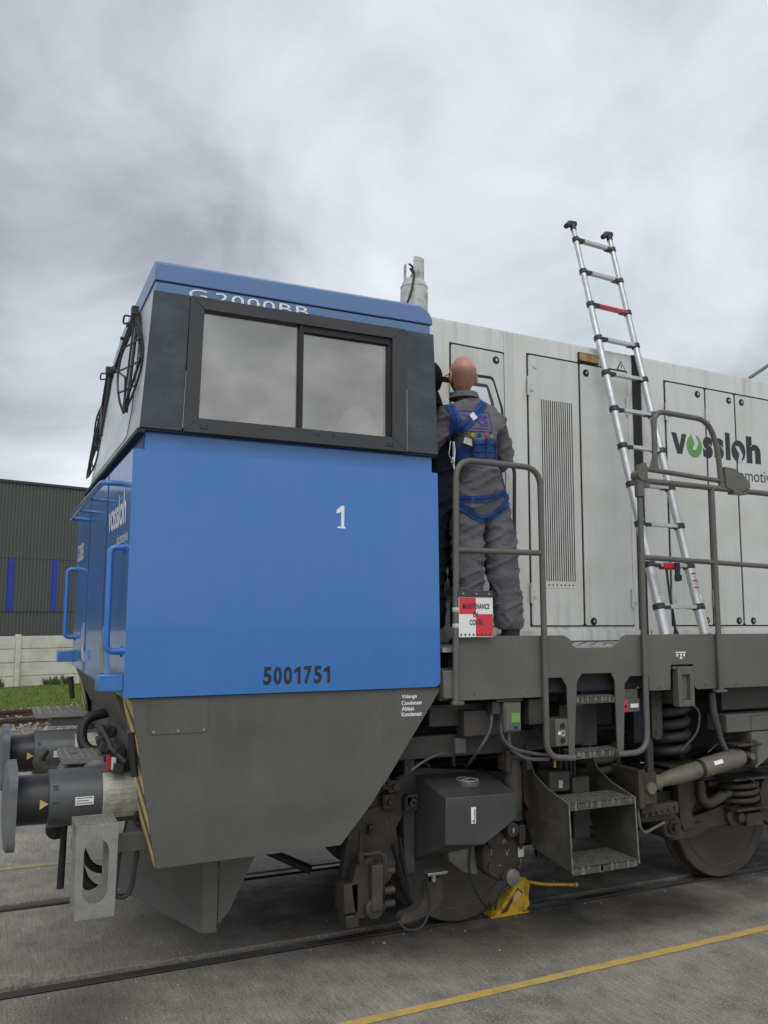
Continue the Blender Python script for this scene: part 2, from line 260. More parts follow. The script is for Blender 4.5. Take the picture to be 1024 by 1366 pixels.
# ------------------------------------------------------------------ mesh helpers
class MB:
    def __init__(s): s.bm = bmesh.new()
    def box(s, x0, x1, y0, y1, z0, z1, rot=None):
        r = bmesh.ops.create_cube(s.bm, size=1.0); vs_ = r['verts']
        c = Vector(((x0 + x1) / 2, (y0 + y1) / 2, (z0 + z1) / 2))
        for v in vs_:
            p = Vector((v.co.x * (x1 - x0), v.co.y * (y1 - y0), v.co.z * (z1 - z0)))
            if rot is not None: p = rot @ p
            v.co = p + c
        return s
    def prism(s, pts, y0, y1, f=None):
        """pts are (x, z); f maps (u, v, w) to a point"""
        f = f or (lambda u, v, w: Vector((u, w, v)))
        a = [s.bm.verts.new(f(u, v, y0)) for u, v in pts]; b = [s.bm.verts.new(f(u, v, y1)) for u, v in pts]
        n = len(pts); fs = [s.bm.faces.new(a), s.bm.faces.new(list(reversed(b)))]
        for i in range(n): fs.append(s.bm.faces.new((a[i], b[i], b[(i + 1) % n], a[(i + 1) % n])))
        for q in fs[:2]: q.normal_update()
        bmesh.ops.triangulate(s.bm, faces=fs[:2], ngon_method='EAR_CLIP')
        return s
    def quad(s, *p):
        s.bm.faces.new([s.bm.verts.new(Vector(q)) for q in p]); return s
    def cyl(s, p0, p1, r0, r1=None, n=24, cap=True):
        p0, p1 = Vector(p0), Vector(p1); r1 = r0 if r1 is None else r1; d = (p1 - p0)
        q = d.to_track_quat('Z', 'Y')
        a = [s.bm.verts.new(p0 + q @ Vector((r0 * math.cos(t), r0 * math.sin(t), 0))) for t in (2 * math.pi * i / n for i in range(n))]
        b = [s.bm.verts.new(p1 + q @ Vector((r1 * math.cos(t), r1 * math.sin(t), 0))) for t in (2 * math.pi * i / n for i in range(n))]
        for i in range(n): s.bm.faces.new((a[i], a[(i + 1) % n], b[(i + 1) % n], b[i]))
        if cap: s.bm.faces.new(list(reversed(a))); s.bm.faces.new(b)
        return s
    def lathe(s, p0, axis, prof, n=40):
        """prof: list of (distance along axis, radius)"""
        p0 = Vector(p0); q = Vector(axis).to_track_quat('Z', 'Y'); rings = []
        for d, r in prof:
            rings.append([s.bm.verts.new(p0 + q @ Vector((max(r, 1e-4) * math.cos(2 * math.pi * i / n), max(r, 1e-4) * math.sin(2 * math.pi * i / n), d))) for i in range(n)])
        for a, b in zip(rings, rings[1:]):
            for i in range(n): s.bm.faces.new((a[i], a[(i + 1) % n], b[(i + 1) % n], b[i]))
        s.bm.faces.new(list(reversed(rings[0]))); s.bm.faces.new(rings[-1])
        return s
    def tube(s, pts, r, n=12, fil=0.0, closed=False):
        P = [Vector(p) for p in pts]
        Q = P
        if fil > 0: P = fillet(P, fil)
        if isinstance(r, (list, tuple)):
            rs = []
            for p in P:
                d = sorted((((p - q).length + 1e-5), k) for k, q in enumerate(Q))[:2]
                w0, w1 = 1 / d[0][0], 1 / d[1][0]; rs.append((r[d[0][1]] * w0 + r[d[1][1]] * w1) / (w0 + w1))
        else: rs = [r] * len(P)
        T = []
        for i in range(len(P)):
            a = P[i - 1] if (i or closed) else P[0]; b = P[(i + 1) % len(P)] if (i < len(P) - 1 or closed) else P[-1]
            T.append((b - a).normalized())
        nrm = T[0].orthogonal().normalized(); rings = []
        for i in range(len(P)):
            nrm = (nrm - T[i] * nrm.dot(T[i])).normalized(); bn = T[i].cross(nrm)
            rings.append([s.bm.verts.new(P[i] + (nrm * math.cos(2 * math.pi * k / n) + bn * math.sin(2 * math.pi * k / n)) * rs[i]) for k in range(n)])
        pr = list(zip(rings, rings[1:]))
        for a, b in pr:
            for k in range(n): s.bm.faces.new((a[k], a[(k + 1) % n], b[(k + 1) % n], b[k]))
        s.bm.faces.new(list(reversed(rings[0]))); s.bm.faces.new(rings[-1])
        return s
    def sphere(s, c, r, sc=(1, 1, 1), u=16, v=10):
        q = bmesh.ops.create_uvsphere(s.bm, u_segments=u, v_segments=v, radius=r)
        for w in q['verts']: w.co = Vector((w.co.x * sc[0], w.co.y * sc[1], w.co.z * sc[2])) + Vector(c)
        return s
    def build(s, name, m, parent=None, bevel=0.0, smooth=38, label=None, seg=2, xf=None):
        bmesh.ops.recalc_face_normals(s.bm, faces=s.bm.faces)
        if xf is not None: bmesh.ops.transform(s.bm, matrix=xf, verts=s.bm.verts)
        me = bpy.data.meshes.new(name); s.bm.to_mesh(me); s.bm.free()
        me.materials.append(M[m] if isinstance(m, str) else m)
        o = bpy.data.objects.new(name, me); COL.objects.link(o)
        if smooth:
            me.polygons.foreach_set('use_smooth', [True] * len(me.polygons)); me.set_sharp_from_angle(angle=R(smooth))
        if bevel:
            bv = o.modifiers.new('bevel', 'BEVEL'); bv.width = bevel; bv.segments = seg; bv.limit_method = 'ANGLE'; bv.angle_limit = R(40)
            bv.harden_normals = False
        attach(o, parent)
        if label: o['label'] = label
        return o
ORI = {}
def attach(o, parent):
    if parent is None: return
    o.parent = parent
    l = ORI.get(parent.name)
    if l is not None: o.matrix_parent_inverse = Matrix.Translation(-Vector(l))
def fillet(P, rad, seg=6):
    out = [P[0]]
    for a, b, c in zip(P, P[1:], P[2:]):
        d1, d2 = (a - b), (c - b); l = min(rad, d1.length * .49, d2.length * .49)
        p, q = b + d1.normalized() * l, b + d2.normalized() * l
        for i in range(seg + 1):
            t = i / seg; out.append(p * (1 - t) ** 2 + b * 2 * t * (1 - t) + q * t * t)
    out.append(P[-1]); return out
def fil2(pts, rad, seg=5):
    """round the corners of a closed 2D polygon; rad is one number or one per corner"""
    n = len(pts); out = []
    for i in range(n):
        a, b, c = Vector(pts[i - 1]), Vector(pts[i]), Vector(pts[(i + 1) % n]); r = rad[i] if isinstance(rad, (list, tuple)) else rad
        if r <= 0: out.append(tuple(b)); continue
        d1, d2 = a - b, c - b; l = min(r, d1.length * .49, d2.length * .49); p, q = b + d1.normalized() * l, b + d2.normalized() * l
        for k in range(seg + 1):
            t = k / seg; v = p * (1 - t) ** 2 + b * 2 * t * (1 - t) + q * t * t; out.append((v.x, v.y))
    return out
def thing(name, label, cat, loc=(0, 0, 0), group=None):
    o = bpy.data.objects.new(name, None); COL.objects.link(o); o.location = loc; o.empty_display_size = 0.2
    o['label'] = label; o['category'] = cat; ORI[o.name] = loc
    if group: o['group'] = group
    return o
def tag(o, label, cat, group=None):
    o['label'] = label; o['category'] = cat
    if group: o['group'] = group
    return o
def kind(o, k, label=None):
    o['kind'] = k
    if label: o['label'] = label
    return o
def text_mesh(body, bold=0.0, space=1.0):
    cu_ = bpy.data.curves.new('txt', 'FONT'); cu_.body = body; cu_.size = 1.0; cu_.offset = bold; cu_.space_character = space
    cu_.extrude = 0.0; cu_.resolution_u = 4
    to = bpy.data.objects.new('txt', cu_); COL.objects.link(to)
    dg = bpy.context.evaluated_depsgraph_get(); dg.update()
    me = bpy.data.meshes.new_from_object(to.evaluated_get(dg)); bpy.data.objects.remove(to); bpy.data.curves.remove(cu_)
    return me
def text(name, body, a0, a1, z0, z1, fn, m, parent, bold=0.0, space=1.0, th=0.0012):
    """flat letters fitted into a0..a1 by z0..z1; fn(a, z, d) gives the point, d the height above the face"""
    me = text_mesh(body, bold, space); vs_ = me.vertices
    xs = [v.co.x for v in vs_]; ys = [v.co.y for v in vs_]; x0, x1, y0, y1 = min(xs), max(xs), min(ys), max(ys)
    for v in vs_:
        a = a0 + (v.co.x - x0) / (x1 - x0) * (a1 - a0); z = z0 + (v.co.y - y0) / (y1 - y0) * (z1 - z0)
        v.co = fn(a, z, th)
    me.materials.append(M[m]); me.name = name; o = bpy.data.objects.new(name, me); COL.objects.link(o)
    attach(o, parent); return o
side = lambda y: (lambda a, z, d: Vector((a, y - d, z)))
front = lambda x: (lambda a, z, d: Vector((x - d, -a, z)))     # a runs towards -Y
def boxes(name, lst, m, parent, bevel=0.0, **k):
    out = [MB().box(*q).build(name, m, parent, bevel, **k) for q in lst]
    return out[0]
def split(o):
    """one object per separate piece"""
    bm = bmesh.new(); bm.from_mesh(o.data); seen = set(); n = 0; bm.verts.ensure_lookup_table(); groups = []
    for v in bm.verts:
        if v.index in seen: continue
        st, g = [v], set()
        while st:
            w = st.pop()
            if w.index in g: continue
            g.add(w.index); st += [e.other_vert(w) for e in w.link_edges]
        seen |= g; groups.append(g)
    bm.free()
    for g in groups[1:]:
        c = o.copy(); c.data = o.data.copy(); COL.objects.link(c); b2 = bmesh.new(); b2.from_mesh(c.data); b2.verts.ensure_lookup_table()
        bmesh.ops.delete(b2, geom=[v for v in b2.verts if v.index not in g], context='VERTS'); b2.to_mesh(c.data); b2.free()
    if len(groups) > 1:
        b2 = bmesh.new(); b2.from_mesh(o.data); b2.verts.ensure_lookup_table()
        bmesh.ops.delete(b2, geom=[v for v in b2.verts if v.index not in groups[0]], context='VERTS'); b2.to_mesh(o.data); b2.free()

# ================================================================== SETTING
b = MB(); b.box(-300, 300, -120, 500, -0.5, -0.10); kind(b.build('ground', 'grass', smooth=0), 'structure')
def slab(name, x0, x1, y0, y1, z0=-0.09, z1=0.0, m='concrete'):
    return kind(MB().box(x0, x1, y0, y1, z0, z1).build(name, m, None, 0.004, smooth=0), 'structure')
slab('concrete_apron', -40, 60, -60, 0.695)
slab('concrete_apron', -40, 60, 0.875, 2.205)
slab('concrete_apron', -40, 60, 2.385, 8.3)
for y0, y1, s in ((0.695, 0.875, 1), (2.205, 2.385, -1)):
    kind(MB().box(-40, 60, y0, y1, -0.095, -0.045).build('rail_groove', 'groove', smooth=0), 'structure')
    a, c = (0.735, 0.805) if s > 0 else (2.275, 2.345)
    kind(MB().box(-40, 60, a, c, -0.05, -0.002).build('railway_rail', 'railtop', None, 0.006, smooth=0), 'structure')
def line_strip(x0, x1, y0, y1, m_='paintline', slope=0.0):
    b = MB(); n = int((x1 - x0) / 0.05); pr = None
    for i in range(n + 1):
        x = x0 + (x1 - x0) * i / n
        w = 0.004 * noise.noise(Vector((x * 9, y0, 0))); w2 = 0.004 * noise.noise(Vector((x * 9, y0, 5)))
        k_ = slope * (x - 4.5); c = (b.bm.verts.new((x, y0 + w + k_, 0.004)), b.bm.verts.new((x, y1 + w2 + k_, 0.004)))
        if pr: b.bm.faces.new((pr[0], c[0], c[1], pr[1]))
        pr = c
    return kind(b.build('painted_line', m_, smooth=0), 'structure')
line_strip(-20, 30, -0.302, -0.232, 'paintline', 0.03); line_strip(-20, 30, 3.27, 3.35, 'fadedline')

b = MB()
for i in range(260):
    x, y, s_ = random.uniform(-1.5, 6), random.choice((random.uniform(-1.2, .6), random.uniform(.95, 3.1), random.gauss(.66, .06))), random.uniform(.002, .007)
    if .69 < y < .88 or 2.2 < y < 2.39: continue
    r = bmesh.ops.create_cube(b.bm, size=s_ * 1.6); rt = Matrix.Rotation(random.uniform(0, 6), 3, Vector((random.random(), random.random(), random.random() + .1)))
    for v in r['verts']: v.co = rt @ Vector((v.co.x * random.uniform(.7, 1.5), v.co.y, v.co.z * .7)) + Vector((x, y, s_ * .4))
kind(b.build('gravel', 'pebble', smooth=0), 'stuff', 'loose grit scattered on the concrete apron')
# background group, turned 17 degrees against the locomotive
BA = R(17); BO = Vector((0.0, 23.1, 0.0)); BX = Matrix.Translation(BO) @ Matrix.Rotation(BA, 4, 'Z')
# ballast and sidings
kind(MB().box(-60, 60, -15.2, -6.9, -0.12, -0.045).build('ballast', 'ballast', xf=BX, smooth=0), 'structure')
for yy in (-13.2, -11.7, -9.4, -7.95):
    b = MB(); b.box(-60, 60, yy - .035, yy + .035, 0.05, 0.10); b.box(-60, 60, yy - .01, yy + .01, -0.03, 0.06); b.box(-60, 60, yy - .065, yy + .065, -0.05, -0.02)
    kind(b.build('railway_rail', 'rust', xf=BX, smooth=0), 'structure')
b = MB()
for i in range(60):
    for yy in (-12.45, -8.67): b.box(-18 + i * .62, -17.76 + i * .62, yy - 1.2, yy + 1.2, -0.10, -0.025)
kind(b.build('railway_sleepers', 'rust', xf=BX, smooth=0), 'structure')
b = MB()
for i in range(5200):
    x, y, s = random.uniform(-9, 9), random.uniform(-15.4, -6.6), random.uniform(.018, .045)
    r = bmesh.ops.create_icosphere(b.bm, subdivisions=0, radius=s) if False else bmesh.ops.create_cube(b.bm, size=s * 1.4)
    rt = Matrix.Rotation(random.uniform(0, 6), 3, Vector((random.random(), random.random(), random.random() + .1)))
    for v in r['verts']: v.co = rt @ Vector((v.co.x * random.uniform(.7, 1.2), v.co.y, v.co.z * .8)) + Vector((x, y, -0.035))
kind(b.build('gravel', 'pebble', xf=BX, smooth=0), 'stuff', 'pale ballast stones scattered between the sidings')
# grass blades along the verge
b = MB()
for i in range(26000):
    x, y = random.uniform(-7, 6), -0.15 - 6.7 * random.random()
    h = random.uniform(.02, .055) * (1.6 if random.random() < .05 else 1); a = random.uniform(0, math.pi); w = random.uniform(.008, .016)
    lx, ly = random.uniform(-.03, .03), random.uniform(-.03, .03); dx, dy = math.cos(a) * w, math.sin(a) * w
    v = [b.bm.verts.new(p) for p in ((x - dx, y - dy, -.10), (x + dx, y + dy, -.10), (x + lx, y + ly, -.10 + h))]; b.bm.faces.new(v)
kind(b.build('grass', 'blade', xf=BX, smooth=0), 'stuff', 'short green grass between the sidings and the concrete fence')
b = MB()
for i in range(90):
    cx = random.choice((-0.25, 1.45, 1.75, -2.5, 3.5)) + random.gauss(0, .16); cy = -random.uniform(.04, .25); H = random.uniform(.10, .38)
    for k in range(8):
        a = random.uniform(0, 6.28); l = H * random.uniform(.4, 1); ex = cx + math.cos(a) * l * .5; ey = cy + math.sin(a) * l * .3; w = .006
        v = [b.bm.verts.new(p) for p in ((cx - w, cy, -.1), (cx + w, cy, -.1), (ex, ey, l - .1), (ex - .02, ey, l * .7 - .1))]; b.bm.faces.new(v)
kind(b.build('weeds', 'weed', xf=BX, smooth=0), 'stuff', 'ragged weeds growing along the foot of the concrete fence')
# concrete fence
fn_ = thing('concrete_fence', 'pale precast concrete panel fence behind the grass verge', 'fence')
for k in range(-9, 10):
    x0 = 0.42 + k * 2.5
    b = MB(); b.box(x0 - .07, x0 + .07, -.05, .13, -.2, 1.44); b.build('post', 'fence', fn_, 0.012, xf=BX)
    b = MB()
    for j in range(4): b.box(x0 + .075, x0 + 2.425, .02 + .004 * (j % 2), .07, -.2 + j * .405, .2 + j * .405 - (.012 if j < 3 else .03))
    b.build('panel', 'fence', fn_, 0.01, xf=BX)
# corrugated hall
hb = thing('industrial_hall', 'dark grey corrugated steel hall with narrow blue strips, behind the fence', 'building')
HY = 8.2
def corr(name, z0, z1, yb, m='corr', x0=-32, x1=26, pitch=.135, par=hb):
    b = MB(); x = x0; pts = []
    while x < x1:
        pts += [(x, 0), (x + pitch * .42, 0), (x + pitch * .52, .035), (x + pitch * .9, .035)]; x += pitch
    lo = [b.bm.verts.new((px, yb + d, z0)) for px, d in pts]; hi = [b.bm.verts.new((px, yb + d, z1)) for px, d in pts]
    for i in range(len(pts) - 1): b.bm.faces.new((lo[i], lo[i + 1], hi[i + 1], hi[i]))
    return b.build(name, m, par, xf=BX, smooth=0)
corr('wall', -.2, 2.10, HY); corr('wall', 2.13, 4.20, HY - .02); corr('wall', 4.23, 7.20, HY)
MB().box(-32, 26, HY + .08, HY + 20, -.2, 7.0).build('roof', 'corr', hb, xf=BX, smooth=0)
MB().box(-32.1, 26.1, HY - .06, HY + .1, 7.20, 7.30).build('roof_trim', 'frame', hb, xf=BX, smooth=0)
MB().box(-32, 26, HY - .01, HY + .05, 2.095, 2.135).build('joint', 'frame', hb, xf=BX, smooth=0)
MB().box(-32, 26, HY - .01, HY + .05, 4.195, 4.235).build('joint', 'frame', hb, xf=BX, smooth=0)
for k in range(-12, 7):
    x0 = 2.67 + k * 1.72
    MB().box(x0, x0 + .21, HY - .035, HY + .03, 2.14, 4.19).build('blue_strip', 'bluestrip', hb, 0.004, xf=BX, smooth=0)

# ================================================================== LOCOMOTIVE
loco = thing('locomotive', 'blue and light grey diesel shunting locomotive standing on the concrete apron', 'locomotive', (0, 1.54, 0))
# ---- lower cab
body = MB()
body.prism(fil2([(.203, 1.69), (2.105, 1.69), (2.088, 3.035), (.203, 3.035)], [.004, .045, .004, .004]), 0.0, 3.08)
cab = body.build('cab_lower_body', 'blue', loco, 0.013, seg=3)
MB().box(.27, 2.07, .045, 3.03, 3.02, 3.17).build('cab_waist', 'blue', loco, 0.004)
MB().box(.262, .269, .05, 3.02, 3.038, 3.16).build('waist_painted_shade', 'navy', loco)  # dark blue strip paints the shade below the windscreen overhang
for yy in (1.02, 2.06): MB().box(.1995, .2035, yy - .004, yy + .004, 1.70, 3.03).build('panel_seam', 'navy', cab)
def fig1(name, x0, w, z0, h, m_, par, y=0.0, st=.36):
    s0 = x0 + w * .5; return MB().prism([(s0, z0), (s0, z0 + h * .70), (x0 + w * .02, z0 + h * .62), (x0 + w * .02, z0 + h * .78), (s0 + w * .05, z0 + h), (s0 + w * st, z0 + h), (s0 + w * st, z0)], y - .0012, y).build(name, m_, par, smooth=0)
for i, ch in enumerate('5001751'):
    x0 = .967 + i * .0608
    if ch == '1': fig1('fleet_number', x0, .048, 1.737, .098, 'black', cab)
    else: text('fleet_number', ch, x0, x0 + .050, 1.735, 1.837, side(0), 'black', cab, 0.035)
fig1('cab_numeral', 1.402, .064, 2.66, .127, 'ltext', cab, st=.30); MB().box(1.410, 1.462, -.0012, 0, 2.650, 2.660).build('cab_numeral', 'ltext', cab, smooth=0)
text('maker_lettering', 'vossloh', -.93, -.17, 2.64, 2.83, front(.203), 'ltext', cab, 0.018, 0.95)
text('maker_lettering', 'locomotives', -.50, -.06, 2.535, 2.60, front(.203), 'ltext', cab, 0.0)
text('type_lettering', 'G 2000BB', -2.98, -2.48, 2.56, 2.70, front(.203), 'ltext', cab, 0.01)
for yy in (.15, 2.93):
    b = MB(); b.tube([(.205, yy, 2.50), (.125, yy, 2.50), (.125, yy, 1.93), (.205, yy, 1.93)], .018, 12, .085)
    for z in (2.50, 1.93): b.cyl((.204, yy, z), (.194, yy, z), .030)
    b.build('grab_handle', 'blue', loco)
b = MB(); b.tube([(.205, .45, 2.90), (.10, .45, 2.90), (.10, 2.63, 2.90), (.205, 2.63, 2.90)], .017, 12, .075)
for yy in (1.17, 1.9): b.tube([(.205, yy, 2.885), (.125, yy, 2.885), (.10, yy, 2.90)], .010, 8)
b.build('front_grab_rail', 'blue', loco)
for yc, s in ((.86, 1), (2.22, -1)):      # tall triangular lamps low on the cab front
    tri = [(yc - .21, 1.765), (yc + .21, 1.765), (yc + .03 * s, 2.06)]
    ff = lambda u, v, w: Vector((w, u, v))
    h = MB().prism(fil2(tri, .012), .188, .21, ff).build('lamp_frame', 'litblue', loco, 0.003)
    c = [(u * .80 + yc * .20, v * .78 + 1.86 * .22) for u, v in tri]
    MB().prism(fil2(c, .008), .184, .20, ff).build('lamp_glass', 'glass', h)
for yy in (-.01, 2.89):                   # small square brackets at the bottom corners
    MB().box(.075, .205, yy + .03, yy + .17, 1.725, 1.815).build('corner_bracket', 'blue', loco, 0.006)
# ---- upper cab: shell with a real interior
shell = MB()
shell.box(.62, 2.05, 3.00, 3.05, 3.15, 4.02); shell.box(2.02, 2.06, .06, 3.0, 3.15, 4.02)
shell.box(.42, 2.05, .05, 2.5, 4.015, 4.05)
up = shell.build('upper_cab_shell', 'frame', loco)
MB().prism([(.234, 3.152), (2.088, 3.152), (2.080, 3.172), (.236, 3.172)], .012, 3.07).build('window_ledge', 'frame', loco, 0.003)
sur = MB()
sur.prism([(.232, 3.154), (.462, 3.154), (.488, 3.947), (.281, 3.947)], -.006, .055)
surr = sur.build('corner_pillar', 'slate', loco, 0.003)
MB().prism([(1.868, 3.154), (2.088, 3.154), (2.058, 3.945), (1.852, 3.945)], -.006, .055).build('corner_pillar', 'slate', loco, 0.003)
wf = MB(); X0, X1, Z0, Z1 = .468, 1.862, 3.150, 3.945
for q in ([(X0, Z0), (X1, Z0), (X1 - .105, Z0 + .085), (X0 + .085, Z0 + .085)], [(X0 + .02, Z1), (X0, Z0), (X0 + .085, Z0 + .085), (X0 + .10, Z1 - .072)],
          [(X1 - .012, Z1), (X0 + .02, Z1), (X0 + .10, Z1 - .072), (X1 - .105, Z1 - .072)], [(X1, Z0), (X1 - .012, Z1), (X1 - .105, Z1 - .072), (X1 - .105, Z0 + .085)]):
    wf.prism(q, -.020, .05)
wfr = wf.build('side_window_frame', 'frame', loco, 0.0025)
MB().box(1.148, 1.176, -.008, .03, Z0 + .08, Z1 - .07).build('mullion', 'rubber', wfr, 0.003)
boxes('sliding_pane_frame', [(1.176, 1.757, -.002, .03, Z1 - .112, Z1 - .070), (1.735, 1.757, -.002, .03, Z0 + .085, Z1 - .11)], 'rubber', wfr, 0.003)
MB().box(.548, 1.150, .018, .026, Z0 + .08, Z1 - .07).build('window_pane', 'glass', loco, smooth=0)
MB().box(1.174, 1.760, .022, .030, Z0 + .08, Z1 - .07).build('window_pane', 'glass', loco, smooth=0)
for xx in (.56, 1.72): boxes('frame_catch', [(xx, xx + .05, -.0235, -.019, 3.175, 3.182), (xx + .005, xx + .012, -.0235, -.019, 3.19, 3.197), (xx + .035, xx + .042, -.0235, -.019, 3.19, 3.197)], 'rubber', wfr)
for xx in (1.27, 1.37): MB().cyl((xx, -.0195, 3.205), (xx, -.023, 3.205), .006, n=10).build('screw', 'rubber', wfr)
MB().prism([(1.8635, 3.16), (1.8665, 3.16), (1.8635, 3.55), (1.861, 3.55)], -.012, 0).build('bright_seal', 'steel', wfr)
MB().prism([(.4635, 3.17), (.4665, 3.17), (.4765, 3.5), (.474, 3.5)], -.012, 0).build('bright_seal', 'steel', wfr)
# seat headrest and console seen through the glass
b = MB(); b.sphere((1.62, .20, 3.24), .17, (.9, .45, 1.3), 20, 14); b.box(1.50, 1.74, .15, .26, 3.18, 3.2); b.build('driver_seat', 'seat', loco)
# windscreen
def quadbox(name, P, Q, th, m_, par, bev=0.0):
    b = MB(); a = [b.bm.verts.new(p) for p in P]; c = [b.bm.verts.new(q) for q in Q]
    b.bm.faces.new(a); b.bm.faces.new(list(reversed(c)))
    for i in range(4): b.bm.faces.new((a[i], c[i], c[(i + 1) % 4], a[(i + 1) % 4]))
    return b.build(name, m_, par, bev)
def plan(y):
    K = [(0, .289), (1.4, .300), (2.2, .335), (2.6, .380), (3.08, .60)]
    for (a, p), (b_, q) in zip(K, K[1:]):
        if y <= b_: return p + (q - p) * max(0, y - a) / (b_ - a)
    return K[-1][1]
def wsx(y, z, off=0.0):
    k = (z - 3.154) / .793; return .231 + .03 * max(0, (y - 2.5) / .58) + (plan(y) - .010 - .231 - .03 * max(0, (y - 2.5) / .58)) * k - off
def wq(y0, y1, z0, z1, off): return [(wsx(y, z, off), y, z) for y, z in ((y0, z0), (y1, z0), (y1, z1), (y0, z1))]
M['wsborder'] = mat('windscreen_border', (0.50, 0.52, 0.54), 0.55, fine=0.02, bump=0)
b = MB(); Yk = (0, .7, 1.4, 2.2, 2.6, 3.08); g_ = [[b.bm.verts.new((wsx(y, z, o_), y, z)) for z, o_ in ((3.154, 0), (3.947, 0), (3.947, -.03), (3.154, -.03))] for y in Yk]
for p, q in zip(g_, g_[1:]):
    for k in range(4): b.bm.faces.new((p[k], p[(k + 1) % 4], q[(k + 1) % 4], q[k]))
b.bm.faces.new(g_[0]); b.bm.faces.new(list(reversed(g_[-1])))
wsf = b.build('windscreen_surround', 'wsborder', loco)
b = MB(); n_ = 24
for i in range(n_):
    ya, yb = .38 + 2.16 * i / n_, .38 + 2.16 * (i + 1) / n_
    def zr_(y):
        d = min(y - .38, 2.54 - y); return .15 - math.sqrt(max(0, .15 ** 2 - (.15 - min(d, .15)) ** 2))
    b.quad((wsx(ya, 3.19 + zr_(ya), .004), ya, 3.19 + zr_(ya)), (wsx(yb, 3.19 + zr_(yb), .004), yb, 3.19 + zr_(yb)), (wsx(yb, 3.91 - zr_(yb), .004), yb, 3.91 - zr_(yb)), (wsx(ya, 3.91 - zr_(ya), .004), ya, 3.91 - zr_(ya)))
bmesh.ops.remove_doubles(b.bm, verts=b.bm.verts, dist=1e-5)
b.build('windscreen', 'wglass', loco, smooth=60)
boxes('windscreen_sill', [(.222, .262, .0, 2.9, 3.128, 3.153)], 'rubber', loco)
MB().box(.232, 2.085, .005, .05, 3.1435, 3.1535).build('window_sill', 'rubber', loco)
def wp(y, z, off=.05): return Vector((wsx(y, z, off), y, z))
def wiper(hub, j1, j2, bl0, bl1):
    w = MB(); w.tube([wp(*hub, .035), wp(*j1, .085)], [.022, .012], 8); w.tube([wp(*hub, .02), wp(*j2, .015)], [.018, .009], 8)
    w.sphere(wp(*hub, .03), .028); w.box(wp(*hub).x - .01, wp(*hub).x + .03, hub[0] - .03, hub[0] + .03, hub[1] + .0, hub[1] + .05); w.sphere(wp(*j1, .085), .026); w.sphere(wp(*j2, .015), .014)
    o = w.build('windscreen_wiper', 'wiper', loco)
    hub_, a, c = Vector((*hub, 0)), Vector((*bl0, 0)), Vector((*bl1, 0)); d = (c - a); nn = Vector((-d.y, d.x, 0)).normalized()
    w = MB(); w.tube([wp(a.x, a.y, .03), wp(c.x, c.y, .03)], .010, 6); w.tube([wp(a.x + .03, a.y - .02, .045), wp(c.x + .03, c.y + .03, .045)], .007, 6)
    for s in (-1, 1):
        pts = []
        for i in range(9):
            t = i / 8; q = a + d * t + nn * s * (.03 + .23 * math.sin(math.pi * t) ** .7); pts.append(wp(q.x, q.y, .042 + .036 * s * math.sin(math.pi * t)))
        w.tube(pts, .0075, 6)
        for k in (.25, .5, .75):
            q = a + d * k; q2 = q + nn * s * (.03 + .23 * math.sin(math.pi * k) ** .7); w.tube([wp(q.x, q.y, .035), wp(q2.x, q2.y, .042 + .036 * s * math.sin(math.pi * k))], .006, 6)
    w.tube([wp(*j1, .085), wp(bl1[0] + .02, bl1[1] + .22, .055), wp(bl1[0], bl1[1], .04)], .007, 6)
    w.tube([wp(*j2, .015), wp(bl1[0], bl1[1] + .05, .04)], .007, 6)
    w.build('wiper_blade', 'wiper', o)
    w = MB(); w.tube([wp(hub[0] + .06, hub[1] + .01, .05), wp(hub[0] + .11, hub[1] + .03, .09), wp(hub[0] + .13, hub[1] - .02, .09), wp(hub[0] + .06, hub[1] - .03, .05)], .006, 6, .02)
    w.build('washer_hose', 'rubber', o)
wiper((.42, 3.93), (.78, 3.68), (.12, 3.58), (.34, 3.88), (.40, 3.32))
wiper((2.02, 3.985), (2.93, 3.56), (2.12, 3.52), (2.30, 3.78), (2.60, 3.25))
# ---- cab roof
def lofts(name, rows, m_, par, bev):
    b = MB(); rr = [[b.bm.verts.new(p) for p in r] for r in rows]
    for a, c in zip(rr, rr[1:]):
        for i in range(len(a)): b.bm.faces.new((a[i], a[(i + 1) % len(a)], c[(i + 1) % len(a)], c[i]))
    b.bm.faces.new(rr[0]); b.bm.faces.new(list(reversed(rr[-1])))
    return b.build(name, m_, par, bev)
PL = [(plan(y) + .006, y) for y in (.03, .7, 1.4, 2.2, 2.6, 3.04)]
MB().prism(PL + [(2.05, 3.04), (2.05, .03)], 3.925, 4.013, lambda u, v, w: Vector((u, v, w))).build('roof_fascia', 'litblue', loco, 0.003)
MB().prism([(x + .006, y) for x, y in PL] + [(2.045, 3.03), (2.045, .038)], 4.010, 4.022, lambda u, v, w: Vector((u, v, w))).build('roof_seam', 'rubber', loco)
xf_ = plan
ys_ = [.022, .05, .7, 1.4, 2.2, 2.6, 3.03, 3.058]
def prof(y, edge): return [(xf_(y), y, 4.020), (xf_(y), y, 4.136 - edge), (xf_(y) + .006, y, 4.142 - edge), (1.98, y, 4.15 - edge), (2.04, y, 4.115 - edge), (2.063, y, 4.06), (2.066, y, 4.020)]
roof = lofts('cab_roof', [prof(y, .02 if y in (.022, 3.058) else 0) for y in ys_], 'litblue', loco, 0.004)
b = MB()
for yy in (.75, 1.05, 1.35): b.cyl((plan(yy) + .01, yy, 4.07), (plan(yy) - .022, yy, 4.07), .012, n=10)
b.build('roof_bolt', 'rubber', roof)
text('type_lettering', 'G2000BB'[1:], .640, 1.215, 3.942, 4.003, side(.0285), 'ltext', loco, 0.0, 1.1)
text('type_lettering', 'G', .485, .590, 3.942, 4.003, side(.0285), 'ltext', loco, 0.0, 1.1)
